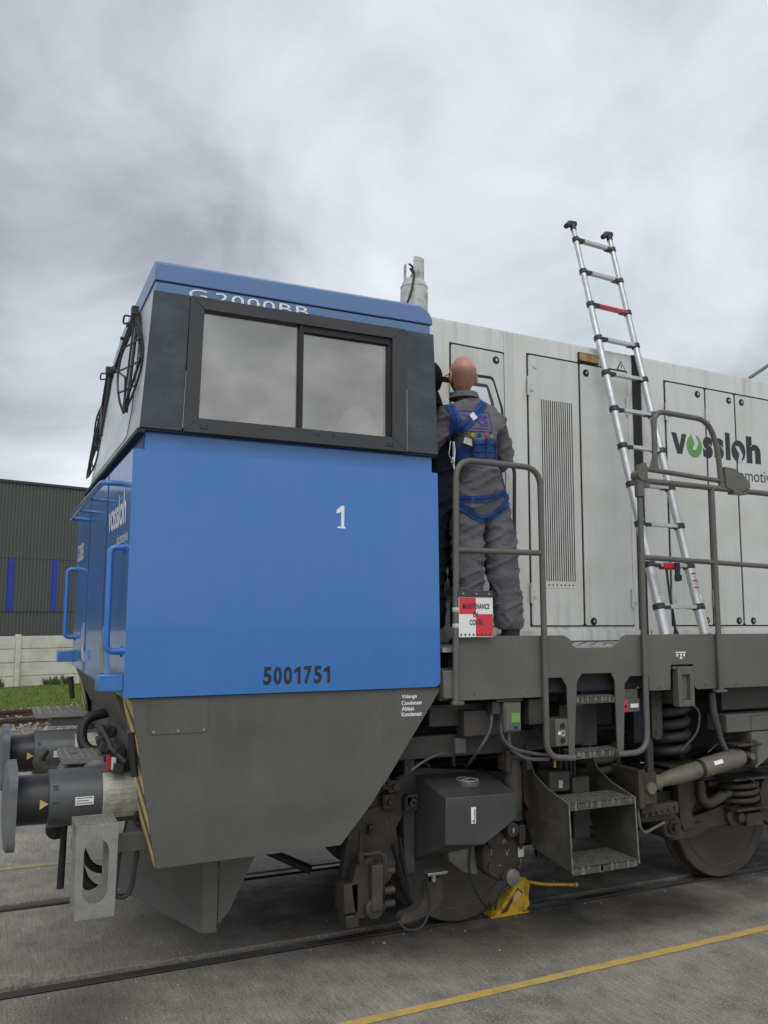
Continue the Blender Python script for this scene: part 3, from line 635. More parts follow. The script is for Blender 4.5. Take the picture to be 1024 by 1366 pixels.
MB().box(2.05, 2.075, .05, .12, 3.75, 3.93).build('cab_rear_drip_edge', 'litblue', loco, 0.003)
# cab rear wall below
boxes('cab_rear_wall', [(2.085, 2.11, .12, 2.9, 1.70, 3.95)], 'dark', loco)
# ---- skirt
sk = MB(); SK = [(.247, 1.685), (2.125, 1.685), (1.665, 1.03), (1.462, .805), (.405, .795)]
sk.prism(SK, .022, .032)
skirt = sk.build('side_skirt', 'skirt', loco, 0.002)
MB().prism([(2.095, 1.64), (2.125, 1.685), (1.665, 1.03), (1.64, 1.04)], .033, .10).build('skirt_flange', 'skirt', loco)
MB().prism(SK, 3.048, 3.058).build('side_skirt', 'skirt', loco, 0.002)
MB().prism(fil2([(.345, 1.672), (.665, 1.672), (.665, 1.49), (.345, 1.49)], [0, 0, .03, .03]), .0175, .0225).build('access_cover', 'skirt', skirt, 0.0015)
b = MB()
for xx in (.37, .50, .64): b.cyl((xx, .018, 1.505), (xx, .013, 1.505), .008, n=10)
b.build('cover_screw', 'steel', skirt)
for i, wd in enumerate(('Vidange', 'Condensat', 'Ablass', 'Kondensat')):
    L_ = (.105, .140, .085, .140)[i]; z = 1.620 - i * .034
    text('drain_lettering', wd, 1.845, 1.845 + L_, z, z + (.029 if i == 0 else .025), side(.0218), 'ltext', skirt, 0.028)
# front edge of the skirt with hazard stripes, leaning back towards the bottom
sx = lambda z: .247 + (1.685 - z) / .89 * .158
def ffq(u, v, w): return Vector((sx(v) + w, u, v))
for y0, y1 in ((.0335, .34), (2.74, 3.0465)):
    MB().prism([(y0, .80), (y1, .80), (y1, 1.685), (y0, 1.685)], 0.0, .012, ffq).build('skirt_front', 'skirt', loco)
    st = MB()
    for k in range(5):
        zc = 1.70 - k * .20; pts = [(y0, zc - .03), (y0, zc - .12), (y1, zc + .09), (y1, zc + .18)]
        pts = [(u, min(max(v, .80), 1.683)) for u, v in pts]
        if max(v for _, v in pts) - min(v for _, v in pts) > .05: st.prism(pts, -.002, .0, ffq)
    st.build('hazard_stripes', 'stripe', loco)
# ---- buffer beam and things on the nose
MB().prism([(.34, 1.66), (.34, 1.30), (.40, .92), (.60, .92), (.60, 1.66)], .35, 2.73).build('buffer_beam', 'skirt', loco, 0.006)
MB().prism([(.20, 1.69), (.50, 1.69), (.42, 1.42), (.33, 1.42)], .40, 2.68).build('nose_fairing', 'skirt', loco, 0.004)
def buffer(yc, first):
    b = MB(); b.lathe((.42, yc, 1.075), (-1, 0, 0), [(0, .175), (.02, .165), (.03, .163), (.52, .160), (.525, .150)], 48)
    bf = b.build('buffer', 'buffer', loco)
    MB().lathe((-.09, yc, 1.075), (-1, 0, 0), [(0, .140), (.10, .138), (.17, .138), (.19, .150), (.20, .150)], 40).build('plunger', 'bufdark', bf)
    # rectangular, slightly domed head
    b = MB(); n = 14; pl = fil2([(-.265, -.22), (.265, -.22), (.265, .22), (-.265, .22)], .10, 6)
    for i in range(0, 1): pass
    F = []
    for r_ in (1.0, .93, .6, .25):
        F.append([b.bm.verts.new((-.315 - .020 * (1 - r_ * r_) - (0 if r_ == 1.0 else .010), yc + u * r_, 1.06 + v * r_)) for u, v in pl])
    Bk = [b.bm.verts.new((-.272, yc + u, 1.06 + v)) for u, v in pl]
    for a, c in zip([Bk] + F, F):
        for i in range(len(a)): b.bm.faces.new((a[i], a[(i + 1) % len(a)], c[(i + 1) % len(a)], c[i]))
    b.bm.faces.new(F[-1]); b.bm.faces.new(list(reversed(Bk)))
    b.build('buffer_head', 'bufface', bf)
    def on(a, z, d, r=.1605):     # wrap on the near side of the sleeve: a = x, z = angle from straight towards the viewer
        return Vector((a, yc - (r + d) * math.cos(z), 1.075 + (r + d) * math.sin(z)))
    def patch(nm, x0, x1, t0, t1, mm, r=.162, d=.002):
        b = MB(); n = 10; g = [[b.bm.verts.new(on(x, t0 + (t1 - t0) * i / n, d, r)) for x in (x0, x1)] for i in range(n + 1)]
        for p, q in zip(g, g[1:]): b.bm.faces.new((p[0], p[1], q[1], q[0]))
        return b.build(nm, mm, bf)
    patch('data_plate', .185, .395, -.75, .98, 'label', .1635)
    rp_ = random.Random(3)
    for i in range(13):
        t0 = .80 - i * .115 - .03 * (i % 3)
        if rp_.random() < .85: patch('plate_engraving', .205 + rp_.random() * .02, .30 + rp_.random() * .08, t0 - .010, t0, 'platetext', .1640)
    patch('plate_emblem', .355, .385, .80, .93, 'under', .1640)
    patch('rating_label', .035, .135, -.12, .16, 'ltext', .163)
    for i in range(3): patch('label_print', .042, .128 - .02 * (i % 2), .10 - i * .085, .125 - i * .085, 'under', .1635)
    b = MB(); v = [b.bm.verts.new(on(x, t, .003, .139)) for x, t in ((-.150, .17), (-.105, -.02), (-.150, -.22))]; b.bm.faces.new(v); b.build('yellow_arrow', 'stripe', bf)
    b = MB(); pr = None
    for i in range(3): b.box(-.085, -.055, yc - .162 , yc - .150, 1.075 + (-.09, 0, .09)[i], 1.079 + (-.09, 0, .09)[i])
    b.build('index_mark', 'rubber', bf)
    b = MB(); b.cyl((.30, yc - .02, 1.235), (.30, yc - .02, 1.262), .022, n=6); b.cyl((.385, yc - .13, .975), (.385, yc - .175, .965), .020, n=6); b.cyl((.385, yc - .15, .93), (.385, yc - .19, .92), .016, n=6)
    b.box(.395, .425, yc - .21, yc + .21, .88, 1.27); b.build('mounting_bolts', 'under', bf, 0.003)
    return bf
buffer(.665, 1); buffer(2.415, 0)
# stirrup steps under the buffers, galvanised plate with a long slot
def stirrup(y0, y1, xo=0.0):
    def frame(b, ya, yb):
        O = [(.005 + xo, 1.035), (.220 + xo, 1.035), (.215 + xo, .565), (.015 + xo, .565)]
        cx = .112 + xo; r_ = .062; top, bot = .90, .70
        arcL = [(cx - r_ * math.sin(t), top + r_ * math.cos(t)) for t in (0, .4, .8, 1.2, 1.57)] + [(cx - r_ * math.sin(t), bot + r_ * math.cos(t)) for t in (1.57, 1.95, 2.35, 2.75, math.pi)]
        L_ = [O[3], O[0], (cx, 1.035)] + arcL + [(cx, .565)]
        Rr = [O[2], O[1], (cx, 1.035)] + [(2 * cx - x, z) for x, z in arcL] + [(cx, .565)]
        b.prism(L_, ya, yb); b.prism(Rr, ya, yb)
    b = MB(); frame(b, y0, y0 + .008); frame(b, y1 - .008, y1)
    b.box(.007 + xo, .218 + xo, y0 + .008, y1 - .008, 1.022, 1.034); b.box(.018 + xo, .213 + xo, y0 + .008, y1 - .008, .566, .578)
    for i in range(6):
        for j in range(4): b.box(.03 + xo + i * .03, .052 + xo + i * .03, y0 + .03 + j * .055, y0 + .06 + j * .055, 1.034, 1.038)
    s_ = b.build('stirrup_step', 'galv', loco, 0.0015)
    boxes('step_arm', [(.215 + xo, .46, y0 + .17, y1 - .04, .835, .935)], 'skirt', s_, 0.004)
    return s_
stirrup(.085, .33); stirrup(2.75, 2.995)
MB().tube([(.26, .30, .84), (.24, .30, .60), (.29, .30, .58), (.33, .30, .62), (.36, .30, .86)], .013, 8, .03).build('hose_hanger', 'under', loco)
# treads above couplings
def grating(x0, x1, y0, y1, z, par=loco):
    b = MB(); b.box(x0, x1, y0, y0 + .008, z - .035, z); b.box(x0, x1, y1 - .008, y1, z - .035, z); b.box(x0, x0 + .008, y0 + .008, y1 - .008, z - .035, z); b.box(x1 - .008, x1, y0 + .008, y1 - .008, z - .035, z)
    n = int((x1 - x0) / .035)
    for i in range(1, n): xx = x0 + (x1 - x0) * i / n; b.box(xx - .009, xx + .009, y0 + .009, y1 - .009, z - .02, z - .002 + .004 * (i % 2))
    m_ = int((y1 - y0) / .05)
    for i in range(1, m_): yy = y0 + (y1 - y0) * i / m_; b.box(x0 + .01, x1 - .01, yy - .003, yy + .003, z - .018, z + .003)
    return b.build('footboard', 'galv', par, smooth=0)
g = grating(.00, .245, 1.02, 1.48, 1.235); boxes('support', [(.05, .38, 1.06, 1.44, 1.09, 1.195)], 'skirt', g, 0.004)
g = grating(-.10, .28, 2.42, 2.92, 1.365); boxes('support', [(.02, .36, 2.45, 2.88, 1.26, 1.33)], 'skirt', g, 0.004)
MB().tube([(.265, .08, 1.50), (.290, .08, 1.27)], .021, 16).build('lamp_bracket_tube', 'rubber', loco)
MB().tube([(.19, 2.95, 1.60), (.21, 2.95, 1.42)], .021, 16).build('lamp_bracket_tube', 'rubber', loco)
# drawhook and screw coupling, air hoses
b = MB(); b.box(.05, .40, 1.50, 1.58, 1.02, 1.10); b.tube([(.06, 1.54, 1.07), (-.06, 1.54, 1.09), (-.12, 1.54, 1.15), (-.06, 1.54, 1.22)], [.05, .05, .04, .022], 12, .03)
b.lathe((.36, 1.54, 1.06), (-1, 0, 0), [(0, .13), (.04, .13), (.05, .10), (.10, .09)]); b.build('drawhook', 'under', loco)
b = MB(); b.tube([(.10, 1.10, 1.17), (.02, 1.05, 1.20), (-.06, 1.05, 1.06), (-.10, 1.06, .96)], .030, 12, .1)
b.tube([(.14, 1.25, 1.14), (.08, 1.2, 1.24), (.0, 1.15, 1.16), (-.04, 1.12, 1.02)], .026, 12, .1); b.lathe((.20, .98, 1.12), (-.25, -1, .2), [(0, .10), (.03, .10), (.04, .075), (.07, .07), (.075, .045), (.10, .04)])
b.build('brake_pipe_cock', 'buffer', loco)
b = MB(); b.tube([(.32, .93, 1.02), (.13, .93, .98), (.075, .93, .72), (.16, .93, .48), (.31, .93, .42)], .030, 12, .22)
b.tube([(.34, 1.25, 1.02), (.16, 1.25, .94), (.12, 1.25, .70), (.22, 1.25, .50), (.34, 1.28, .46)], .024, 12, .18)
b.build('brake_hose', 'rubber', loco)
MB().tube([(.02, .90, .97), (.01, .90, .50)], [.018, .022], 10).build('hose_coupling_rod', 'rubber', loco)
b = MB(); b.lathe((-.02, .98, .83), (.1, -1, 0), [(-.03, .06), (.0, .065), (.02, .06), (.025, .03), (.05, .03)]); b.tube([(.0, .98, .88), (.10, .98, .98)], .03, 10); b.build('coupling_head', 'under', loco)
MB().box(.20, .222, .52, .55, 1.235, 1.315).build('isolating_tag', 'red', loco, 0.003)
boxes('sensor_block', [(.225, .25, .50, .545, 1.235, 1.305)], 'fence', loco, 0.004)
b = MB()
for i in range(14):
    x, y, z = random.uniform(.22, .36), random.uniform(.45, 1.4), random.uniform(1.22, 1.38); b.box(x - .03, x + .03, y - .05, y + .05, z - .03, z + .03, Matrix.Rotation(random.uniform(-.4, .4), 3, 'Y'))
b.tube([(.30, .45, 1.28), (.22, .60, 1.36), (.28, .9, 1.30), (.24, 1.2, 1.40)], .018, 8, .06); b.build('multiple_unit_socket', 'under', loco, 0.004)
b = MB(); b.tube([(.38, 1.55, 1.46), (.15, 1.50, 1.42), (.15, 1.42, 1.22), (.36, 1.35, 1.20)], .035, 12, .10); b.build('jumper_cable', 'rubber', loco)
# snowplough
def plow(s):
    c = 1.54; f = lambda y: c + s * (y - c)
    P = [(.745, f(.40), .30), (.40, f(1.50), .30), (.50, f(1.50), .82), (.765, f(.40), .82)]; Q = [(x + .02, y, z) for x, y, z in P]
    return quadbox('snowplough_blade', P, Q, 0, 'skirt', loco)
plow(1); plow(-1)
for s in (1, -1):
    f = lambda y: 1.54 + s * (y - 1.54)
    y0, y1 = sorted((f(.385), f(.40)))
    MB().prism([(.745, .30), (.835, .295), (.835, .82), (.745, .82)], y0, y1).build('plough_flange', 'skirt', loco, 0.002)
    MB().prism([(.848, .32), (.92, .40), (1.12, .80), (.848, .80)], y0 + .03, y1 + .03).build('plough_stay', 'skirt', loco, 0.002)
boxes('plough_crossmember', [(.86, .94, .45, 2.63, .62, .80)], 'under', loco, 0.004)
# ---- main frame fill
fr = MB(); fr.box(.62, 2.2, .36, 2.72, 1.20, 1.62); fr.box(2.2, 12, .78, 2.30, 1.14, 1.62); fr.box(2.2, 12, .06, 3.02, 1.62, 1.895); main = fr.build('main_frame', 'dark', loco)
boxes('frame_girder', [(2.12, 2.55, .18, .30, 1.42, 1.56), (1.85, 3.05, .22, .34, 1.22, 1.36), (4.62, 12, .16, .30, 1.42, 1.60), (2.2, 3.95, .62, .75, 1.30, 1.60), (4.6, 12, .62, .75, 1.20, 1.60)], 'under', loco, 0.006)
boxes('frame_bracket', [(2.33, 2.62, .10, .20, 1.36, 1.52), (2.78, 2.92, .03, .10, 1.42, 1.585), (2.105, 2.235, .01, .10, 1.60, 1.80)], 'under', loco, 0.005)

MB().box(2.2, 12, 2.72, 2.78, .92, 1.62).build('far_side_filler', 'under', loco)  # dark filler added to block the bright background seen below the frame
MB().box(2.2, 12, 1.3, 1.8, .85, 1.2).build('centre_sill', 'dark', loco)
# ---- hood
zt = lambda x: 4.428 - .0235 * x
hp = [(x, zt(x)) for x in (2.38, 12.2)]
hd = MB(); rows = []
for x in (2.38, 12.2):
    z = zt(x); rows.append([(x, .72, 1.93), (x, .72, z - .035), (x, .735, z - .008), (x, .78, z), (x, 2.30, z), (x, 2.345, z - .008), (x, 2.36, z - .035), (x, 2.36, 1.93)])
rr = [[hd.bm.verts.new(p) for p in r] for r in rows]
for i in range(8): hd.bm.faces.new((rr[0][i], rr[0][(i + 1) % 8], rr[1][(i + 1) % 8], rr[1][i]))
hd.bm.faces.new(rr[0]); hd.bm.faces.new(list(reversed(rr[1])))
hood = hd.build('hood', 'hood', loco)
MB().prism([(3.07, 1.94), (3.165, 1.94), (3.150, 4.33), (3.065, 4.33)], .712, .722).build('hood_pillar', 'hood', hood, 0.003)
MB().prism([(4.335, 1.94), (4.425, 1.94), (4.420, 4.315), (4.335, 4.315)], .712, .722).build('section_gap', 'rubber', hood)
MB().prism([(4.428, 1.94), (4.45, 1.94), (4.45, 4.318), (4.428, 4.318)], .714, .722).build('section_edge', 'hood', hood)
boxes('hood_plinth', [(2.40, 4.33, .700, .722, 1.935, 2.018), (4.455, 12.1, .700, .722, 1.935, 2.018)], 'hood', hood, 0.003)
for px in (7.6, 9.0, 10.4): MB().box(px - .05, px + .05, .710, .722, 1.94, zt(px) - .05).build('hood_pillar', 'hood', hood, 0.003)
def door(x0, x1, z0, z1, zr=None, hinges=(), locks=(), keep=None):
    zr = zr or z1
    MB().prism([(x0 - .010, z0 - .010), (x1 + .010, z0 - .010), (x1 + .010, zr + .017), (x0 - .010, z1 + .017)], .7155, .7205).build('door_gasket', 'rubber', hood)
    d = MB().prism(fil2([(x0, z0), (x1, z0), (x1, zr), (x0, z1)], .02), .7060, .7145).build('hood_door', 'hood', loco, 0.0025)
    for hx, hz in hinges:
        b = MB(); b.cyl((hx, .694, hz - .075), (hx, .694, hz + .075), .011, n=12); b.box(hx - .002, hx + .055, .698, .706, hz - .035, hz + .035)
        b.cyl((hx + .03, .699, hz + .018), (hx + .03, .694, hz + .018), .007, n=8); b.cyl((hx + .03, .699, hz - .018), (hx + .03, .694, hz - .018), .007, n=8)
        b.build('hinge', 'hood', d)
    for lx, lz in locks:
        b = MB(); b.lathe((lx, .707, lz), (0, -1, 0), [(0, .030), (.004, .030), (.004, .022), (.007, .020)], 24); l = b.build('lock', 'rubber', d)
        MB().prism([(lx - .012, lz - .005), (lx + .006, lz - .014), (lx + .014, lz + .004), (lx - .002, lz + .014)], .6955, .700).build('lock_core', 'steel', d)
    return d
d1 = door(2.59, 3.055, 2.055, 4.165, 4.15, [(2.58, 3.86), (2.58, 2.3)], [(2.985, 4.09)])
MB().prism(fil2([(2.66, 3.955), (2.955, 3.955), (3.045, 3.70), (3.045, 3.30), (2.66, 3.30)], .03), .700, .7055).build('door_window_seal', 'rubber', d1)
MB().prism(fil2([(2.675, 3.93), (2.945, 3.93), (3.02, 3.70), (3.02, 3.32), (2.675, 3.32)], .03), .696, .7015).build('door_window_plate', 'hood', d1, 0.002)
MB().prism(fil2([(2.72, 3.885), (2.90, 3.885), (2.955, 3.74), (2.955, 3.40), (2.72, 3.40)], .02), .690, .697).build('door_window_frame', 'frame', d1, 0.002)
MB().prism([(2.745, 3.855), (2.885, 3.855), (2.925, 3.73), (2.925, 3.43), (2.745, 3.43)], .687, .691).build('door_window_pane', 'wglass', d1)
d2 = door(3.285, 3.768, 2.055, 4.175, 4.165, [(3.275, 3.92), (3.275, 2.3)], [])
lv = MB(); lv.box(3.385, 3.70, .7035, .7062, 2.34, 3.84); lvo = lv.build('louvre_backing', 'hood', d2)
b = MB()
for i in range(15):
    x = 3.40 + i * .0205; b.box(x, x + .0075, .7015, .7055, 2.395, 3.825)
b.build('louvre_slots', 'rubber', d2, smooth=0)
b = MB()
for i in range(8): b.cyl((3.405 + i * .038, .7035, 2.365), (3.405 + i * .038, .700, 2.365), .006, n=8)
b.build('louvre_rivets', 'rubber', d2)
b = MB(); b.cyl((3.345, .706, 4.09), (3.345, .699, 4.09), .018, n=16); b.build('push_stud', 'hood', d2)
d3 = door(3.788, 4.27, 2.055, 4.165, 4.15, [(4.255, 3.86), (4.255, 2.27)], [(3.845, 4.095), (3.865, 2.085)])
d4 = door(4.69, 5.128, 2.055, 4.125, 4.112, [(4.68, 3.86), (4.68, 2.28)], [(5.05, 4.055), (5.06, 2.09)])
d5 = door(5.148, 5.482, 2.055, 4.112, 4.103, [(5.138, 3.86), (5.138, 2.28)], [(5.42, 4.04), (5.43, 2.09)])
d6 = door(5.502, 5.935, 2.055, 4.102, 4.09, [(5.925, 3.80), (5.925, 2.28)], [(5.575, 4.04), (5.60, 2.09)])
for x0 in (6.10, 6.56, 7.75, 8.21, 9.15, 9.61, 10.55, 11.01): door(x0, x0 + .44, 2.055, zt(x0) - .21, None, [(x0 - .01, 3.85), (x0 - .01, 2.28)], [(x0 + .38, zt(x0) - .27)])
# lamp, electric warning triangle
lm = MB().prism(fil2([(3.775, 4.185), (3.985, 4.178), (3.985, 4.262), (3.775, 4.268)], .012), .712, .7215).build('marker_lamp', 'rubber', hood)
MB().prism(fil2([(3.785, 4.195), (3.975, 4.188), (3.975, 4.253), (3.785, 4.259)], .012), .700, .713).build('lamp_lens', 'amber', lm, 0.004)
tr = MB().prism([(4.172, 4.165), (4.272, 4.160), (4.222, 4.250)], .714, .7192).build('warning_triangle', 'black', hood)
MB().prism([(4.186, 4.173), (4.258, 4.169), (4.222, 4.237)], .7125, .7145).build('triangle_field', 'hood', tr)
MB().prism([(4.226, 4.222), (4.214, 4.198), (4.222, 4.199), (4.216, 4.178), (4.231, 4.204), (4.223, 4.203), (4.232, 4.222)], .711, .713).build('lightning_bolt', 'black', tr)
# logo on the hood doors
LY = .7055; fs = side(LY)
lg = MB().prism([(4.735, 3.690), (4.790, 3.688), (4.823, 3.575), (4.853, 3.685), (4.905, 3.683), (4.850, 3.508), (4.795, 3.510)], LY - .002, LY).build('maker_logo', 'black', hood)
def disc(cx, cz, rx, rz, t0=0, t1=2 * math.pi, n=36): return [(cx + rx * math.sin(t0 + (t1 - t0) * i / n), cz + rz * math.cos(t0 + (t1 - t0) * i / n)) for i in range(n)]
MB().prism(disc(4.992, 3.590, .088, .100), LY - .002, LY).build('logo_disc', 'green', lg)
MB().prism([(4.952, 3.70), (4.999, 3.70), (5.036, 3.616), (5.006, 3.554), (4.966, 3.554), (4.992, 3.612)], LY - .004, LY - .002).build('logo_arrow', 'hood', lg)
text('logo_letters', 's', 5.092, 5.205, 3.495, 3.685, fs, 'black', lg, 0.045)
text('logo_letters', 's', 5.222, 5.335, 3.495, 3.685, fs, 'black', lg, 0.045)
MB().prism([(5.358, 3.745), (5.412, 3.743), (5.412, 3.498), (5.358, 3.500)], LY - .002, LY).build('logo_stroke', 'black', lg)
MB().prism(disc(5.512, 3.588, .085, .098), LY - .002, LY).build('logo_ring', 'black', lg)
MB().prism([(5.468, 3.632), (5.515, 3.630), (5.561, 3.556), (5.537, 3.485), (5.500, 3.487), (5.518, 3.562)], LY - .004, LY - .002).build('logo_arrow', 'hood', lg)
text('logo_letters', 'h', 5.610, 5.785, 3.490, 3.735, fs, 'black', lg, 0.05)
text('locomotives_lettering', 'locomotives', 5.33, 6.02, 3.325, 3.430, fs, 'black', lg, 0.0)
MB().tube([(6.62, 1.5, 4.40), (6.60, 1.5, 4.595), (7.35, 1.5, 5.05)], .018, 10).build('roof_pipe', 'rail', loco)
b = MB(); b.box(3.3, 3.31, .9, 1.0, zt(3.3), zt(3.3) + .004); b.build('roof_lug', 'hood', loco)

# ---- walkway, sole bar, ladders
dk = MB(); dk.box(2.13, 12, .016, .698, 1.900, 1.928); deck = dk.build('walkway_deck', 'chequer', loco)
b = MB()
for i in range(13):
    for j in range(10):
        x, y = 3.12 + i * .055, .04 + j * .06; b.box(x, x + .034, y, y + .008, 1.928, 1.932, Matrix.Rotation(.5 if (i + j) % 2 else -.5, 3, 'Z'))
b.build('tread_pattern', 'steel', deck, smooth=0)
SB = [(2.195, 1.60), (2.195, 2.0), (3.045, 2.0), (3.095, 1.975), (3.115, 1.935), (3.14, 1.915), (3.47, 1.915), (3.50, 1.94), (3.535, 1.985), (3.575, 2.0), (12, 2.0), (12, 1.605),
      (4.215, 1.605), (4.19, 1.625), (4.185, 1.785), (3.972, 1.785), (3.962, 1.61), (3.77, 1.61), (3.765, 1.715), (3.60, 1.715), (3.550, 1.665), (3.525, 1.19), (3.475, 1.17), (3.465, 1.69), (3.435, 1.742),
      (3.185, 1.742), (3.145, 1.69), (3.110, 1.19), (3.068, 1.18), (3.060, 1.665), (3.02, 1.722), (2.885, 1.722), (2.880, 1.60)]
MB().prism(SB, -.006, .006).build('sole_bar', 'sole', loco, 0.002)
MB().prism([(3.97, 1.76), (4.185, 1.76), (4.185, 1.60), (3.97, 1.60)], .05, .06).build('recess_back', 'dark', loco)
mk = MB(); mk.box(4.02, 4.115, -.0085, -.006, 1.868, 1.876)
for x in (4.033, 4.068, 4.097): mk.prism([(x - .010, 1.862), (x + .012, 1.862), (x + .006, 1.842), (x - .004, 1.842)], -.0085, -.006)
mk.prism([(4.055, 1.826), (4.085, 1.826), (4.072, 1.845), (4.066, 1.845)], -.0085, -.006); mk.build('jacking_mark', 'ltext', loco)
pv = MB().prism([(3.0, 1.0), (3.01, 1.0), (3.0, 1.01)], .3, .31); pv.bm.free()
def tread(name, x0, x1, y0, y1, z, par):
    b = MB(); b.box(x0, x1, y0, y1, z - .006, z); b.box(x0, x1, y0, y0 + .008, z - .045, z)
    o = b.build(name, 'step', par, 0.002)
    b = MB(); nx, ny = int((x1 - x0) / .024), int((y1 - y0) / .024)
    for i in range(nx):
        for j in range(ny): xx, yy = x0 + .012 + i * .024, y0 + .014 + j * .024; b.box(xx - .006, xx + .006, yy - .006, yy + .006, z, z + .005)
    for i in range(9): xx = x0 + (x1 - x0) * (i + random.random()) / 9.5; b.box(xx, xx + random.uniform(.01, .03), y0 - .0015, y0, z - .045 + random.uniform(0, .02), z)
    b.build('tread_studs', 'tread', o, smooth=0); return o
tread('ladder_rung_tread', 3.135, 3.475, .0, .16, 1.585, loco); tread('ladder_rung_tread', 3.115, 3.505, .0, .16, 1.225, loco)
boxes('ladder_back_box', [(3.16, 3.40, .20, .36, 1.60, 1.72), (3.14, 3.34, .19, .36, 1.24, 1.52), (3.36, 3.50, .24, .36, 1.22, 1.74)], 'under', loco, 0.006)
boxes('equipment_bracket', [(3.20, 3.34, .185, .30, 1.50, 1.58)], 'skirt', loco, 0.006)
boxes('isolating_cock_plate', [(3.545, 3.72, .06, .075, 1.49, 1.70)], 'sole', loco, 0.004)
ib = boxes('valve_sign', [(3.545, 3.71, .030, .06, 1.465, 1.555)], 'sole', loco, 0.004); MB().box(3.560, 3.600, .026, .031, 1.468, 1.548).build('red_label', 'signred', ib, 0.002)
MB().cyl((3.58, .027, 1.508), (3.58, .022, 1.508), .010, n=12).build('key_hole', 'rubber', ib); MB().box(3.625, 3.695, .026, .031, 1.495, 1.522).build('white_label', 'ltext', ib, 0.001)
# handrails
def rail(name, pts, r=.0205, fil=.09, m_='rail'): return MB().tube([(x, -.032, z) for x, z in pts], r, 14, fil).build(name, m_, loco)
h1 = rail('platform_handrail', [(2.195, 1.585), (2.205, 3.13), (2.855, 3.118), (2.872, 1.215), (3.09, 1.20)], fil=.13)
MB().tube([(2.20, -.032, 2.545), (2.865, -.032, 2.545)], .019, 14).build('cross_bar', 'rail', h1)
boxes('rail_foot', [(2.115, 2.20, -.025, .012, 1.615, 1.79), (2.17, 2.25, -.05, -.006, 1.575, 1.60)], 'rail', h1, 0.008)
for z in (2.07, 2.17): MB().lathe((2.20, -.032, z - .02), (0, 0, 1), [(0, .024), (.003, .026), (.027, .026), (.03, .024)]).build('pale_clip', 'label', h1)
h2 = rail('ladder_handrail', [(3.712, 3.02), (3.712, 1.20), (3.45, 1.20)], fil=.14)
b = MB(); b.lathe((3.712, -.032, 2.975), (0, 0, 1), [(0, .028), (.005, .034), (.13, .034), (.135, .028)]); b.cyl((3.712, -.075, 3.13), (3.712, .015, 3.13), .040, n=20)
b.prism(fil2([(3.70, 3.06), (3.80, 3.045), (3.78, 3.12), (3.77, 3.23), (3.70, 3.21), (3.685, 3.12)], .015), -.048, -.016); b.cyl((3.755, -.055, 3.17), (3.755, -.010, 3.17), .022, n=16); b.build('pivot_clamp', 'rail', h2, 0.003)
gt = rail('swing_gate', [(3.865, 3.17), (3.865, 3.625), (4.395, 3.605), (4.485, 3.40), (4.505, 3.10)], fil=.11)
MB().tube([(3.775, -.032, 3.185), (4.53, -.032, 3.145)], .0185, 14).build('lower_bar', 'rail', gt)
MB().prism([(3.80, 3.17), (3.90, 3.18), (3.885, 3.30), (3.85, 3.30)], -.036, -.028).build('gusset', 'rail', gt)
MB().prism(fil2([(4.515, 3.255), (4.635, 3.245), (4.775, 3.155), (4.778, 3.105), (4.64, 3.062), (4.53, 3.10)], .012), -.060, -.040).build('latch_plate', 'rail', gt, 0.004)
MB().box(4.60, 4.74, -.065, .0, 3.052, 3.072).build('latch_foot', 'rail', gt, 0.004)
h3 = MB().tube([(3.75, -.032, 3.098), (5.1, -.032, 3.078), (12, -.032, 3.05)], .0215, 14).build('walkway_handrail', 'rail', loco)
MB().tube([(3.73, -.032, 2.545), (5.0, -.032, 2.512), (12, -.032, 2.48)], .019, 14).build('middle_rail', 'rail', h3)
for x in (4.405, 5.95, 7.5, 9.05, 10.6): MB().tube([(x, -.032, 3.085), (x + .012, -.032, 1.59)], .0215, 14).build('post', 'rail', h3)
boxes('rail_foot', [(4.36, 4.46, -.055, -.006, 1.58, 1.60)], 'rail', h3, 0.004)
MB().tube([(3.085, .66, 1.95), (3.085, .62, 3.24), (3.0, .62, 3.30), (3.0, .70, 3.30)], .014, 10, .05).build('door_grab_rail', 'under', loco)

# ---- equipment hanging below the sole bar
gd = boxes('junction_box', [(2.575, 2.705, .012, .11, 1.385, 1.575)], 'buffer', loco, 0.006)
MB().box(2.585, 2.700, .006, .012, 1.395, 1.565).build('box_lid', 'rail', gd, 0.004); MB().box(2.625, 2.690, .002, .006, 1.445, 1.505).build('display', 'lcd', gd)
MB().prism(disc(2.66, 1.413, .014, .010), .002, .006).build('key_pad', 'rubber', gd)
boxes('box_hanger', [(2.52, 2.72, .01, .10, 1.578, 1.597), (2.50, 2.56, .03, .10, 1.50, 1.578)], 'under', loco, 0.003)
b = MB(); b.tube([(2.515, .06, 1.56), (2.50, .05, 1.40), (2.43, .08, 1.28), (2.47, .30, 1.14), (2.56, .50, 1.10)], .010, 8, .08)
b.tube([(2.60, .05, 1.52), (2.565, .05, 1.36), (2.66, .05, 1.27), (2.88, .05, 1.22), (3.0, .08, 1.21)], .011, 8, .08); b.tube([(2.64, .06, 1.39), (2.64, .06, 1.28), (2.76, .06, 1.20), (2.95, .06, 1.185)], .013, 8, .06)
b.tube([(2.0, .20, 1.16), (2.15, .20, 1.24), (2.35, .25, 1.25)], .009, 8, .1); b.build('cable', 'buffer', loco)
boxes('cable_gland', [(2.30, 2.38, .16, .22, 1.245, 1.345)], 'buffer', loco, 0.006)
sp = boxes('push_button_box', [(2.905, 3.075, .005, .11, 1.27, 1.455)], 'under', loco, 0.005)
MB().box(2.965, 3.072, -.002, .006, 1.275, 1.45).build('box_face', 'rail', sp, 0.004)
b = MB()
for z, r in ((1.405, .018), (1.312, .017)): b.cyl((3.02, -.002, z), (3.02, -.010, z), r, n=18)
b.build('push_button', 'rubber', sp)
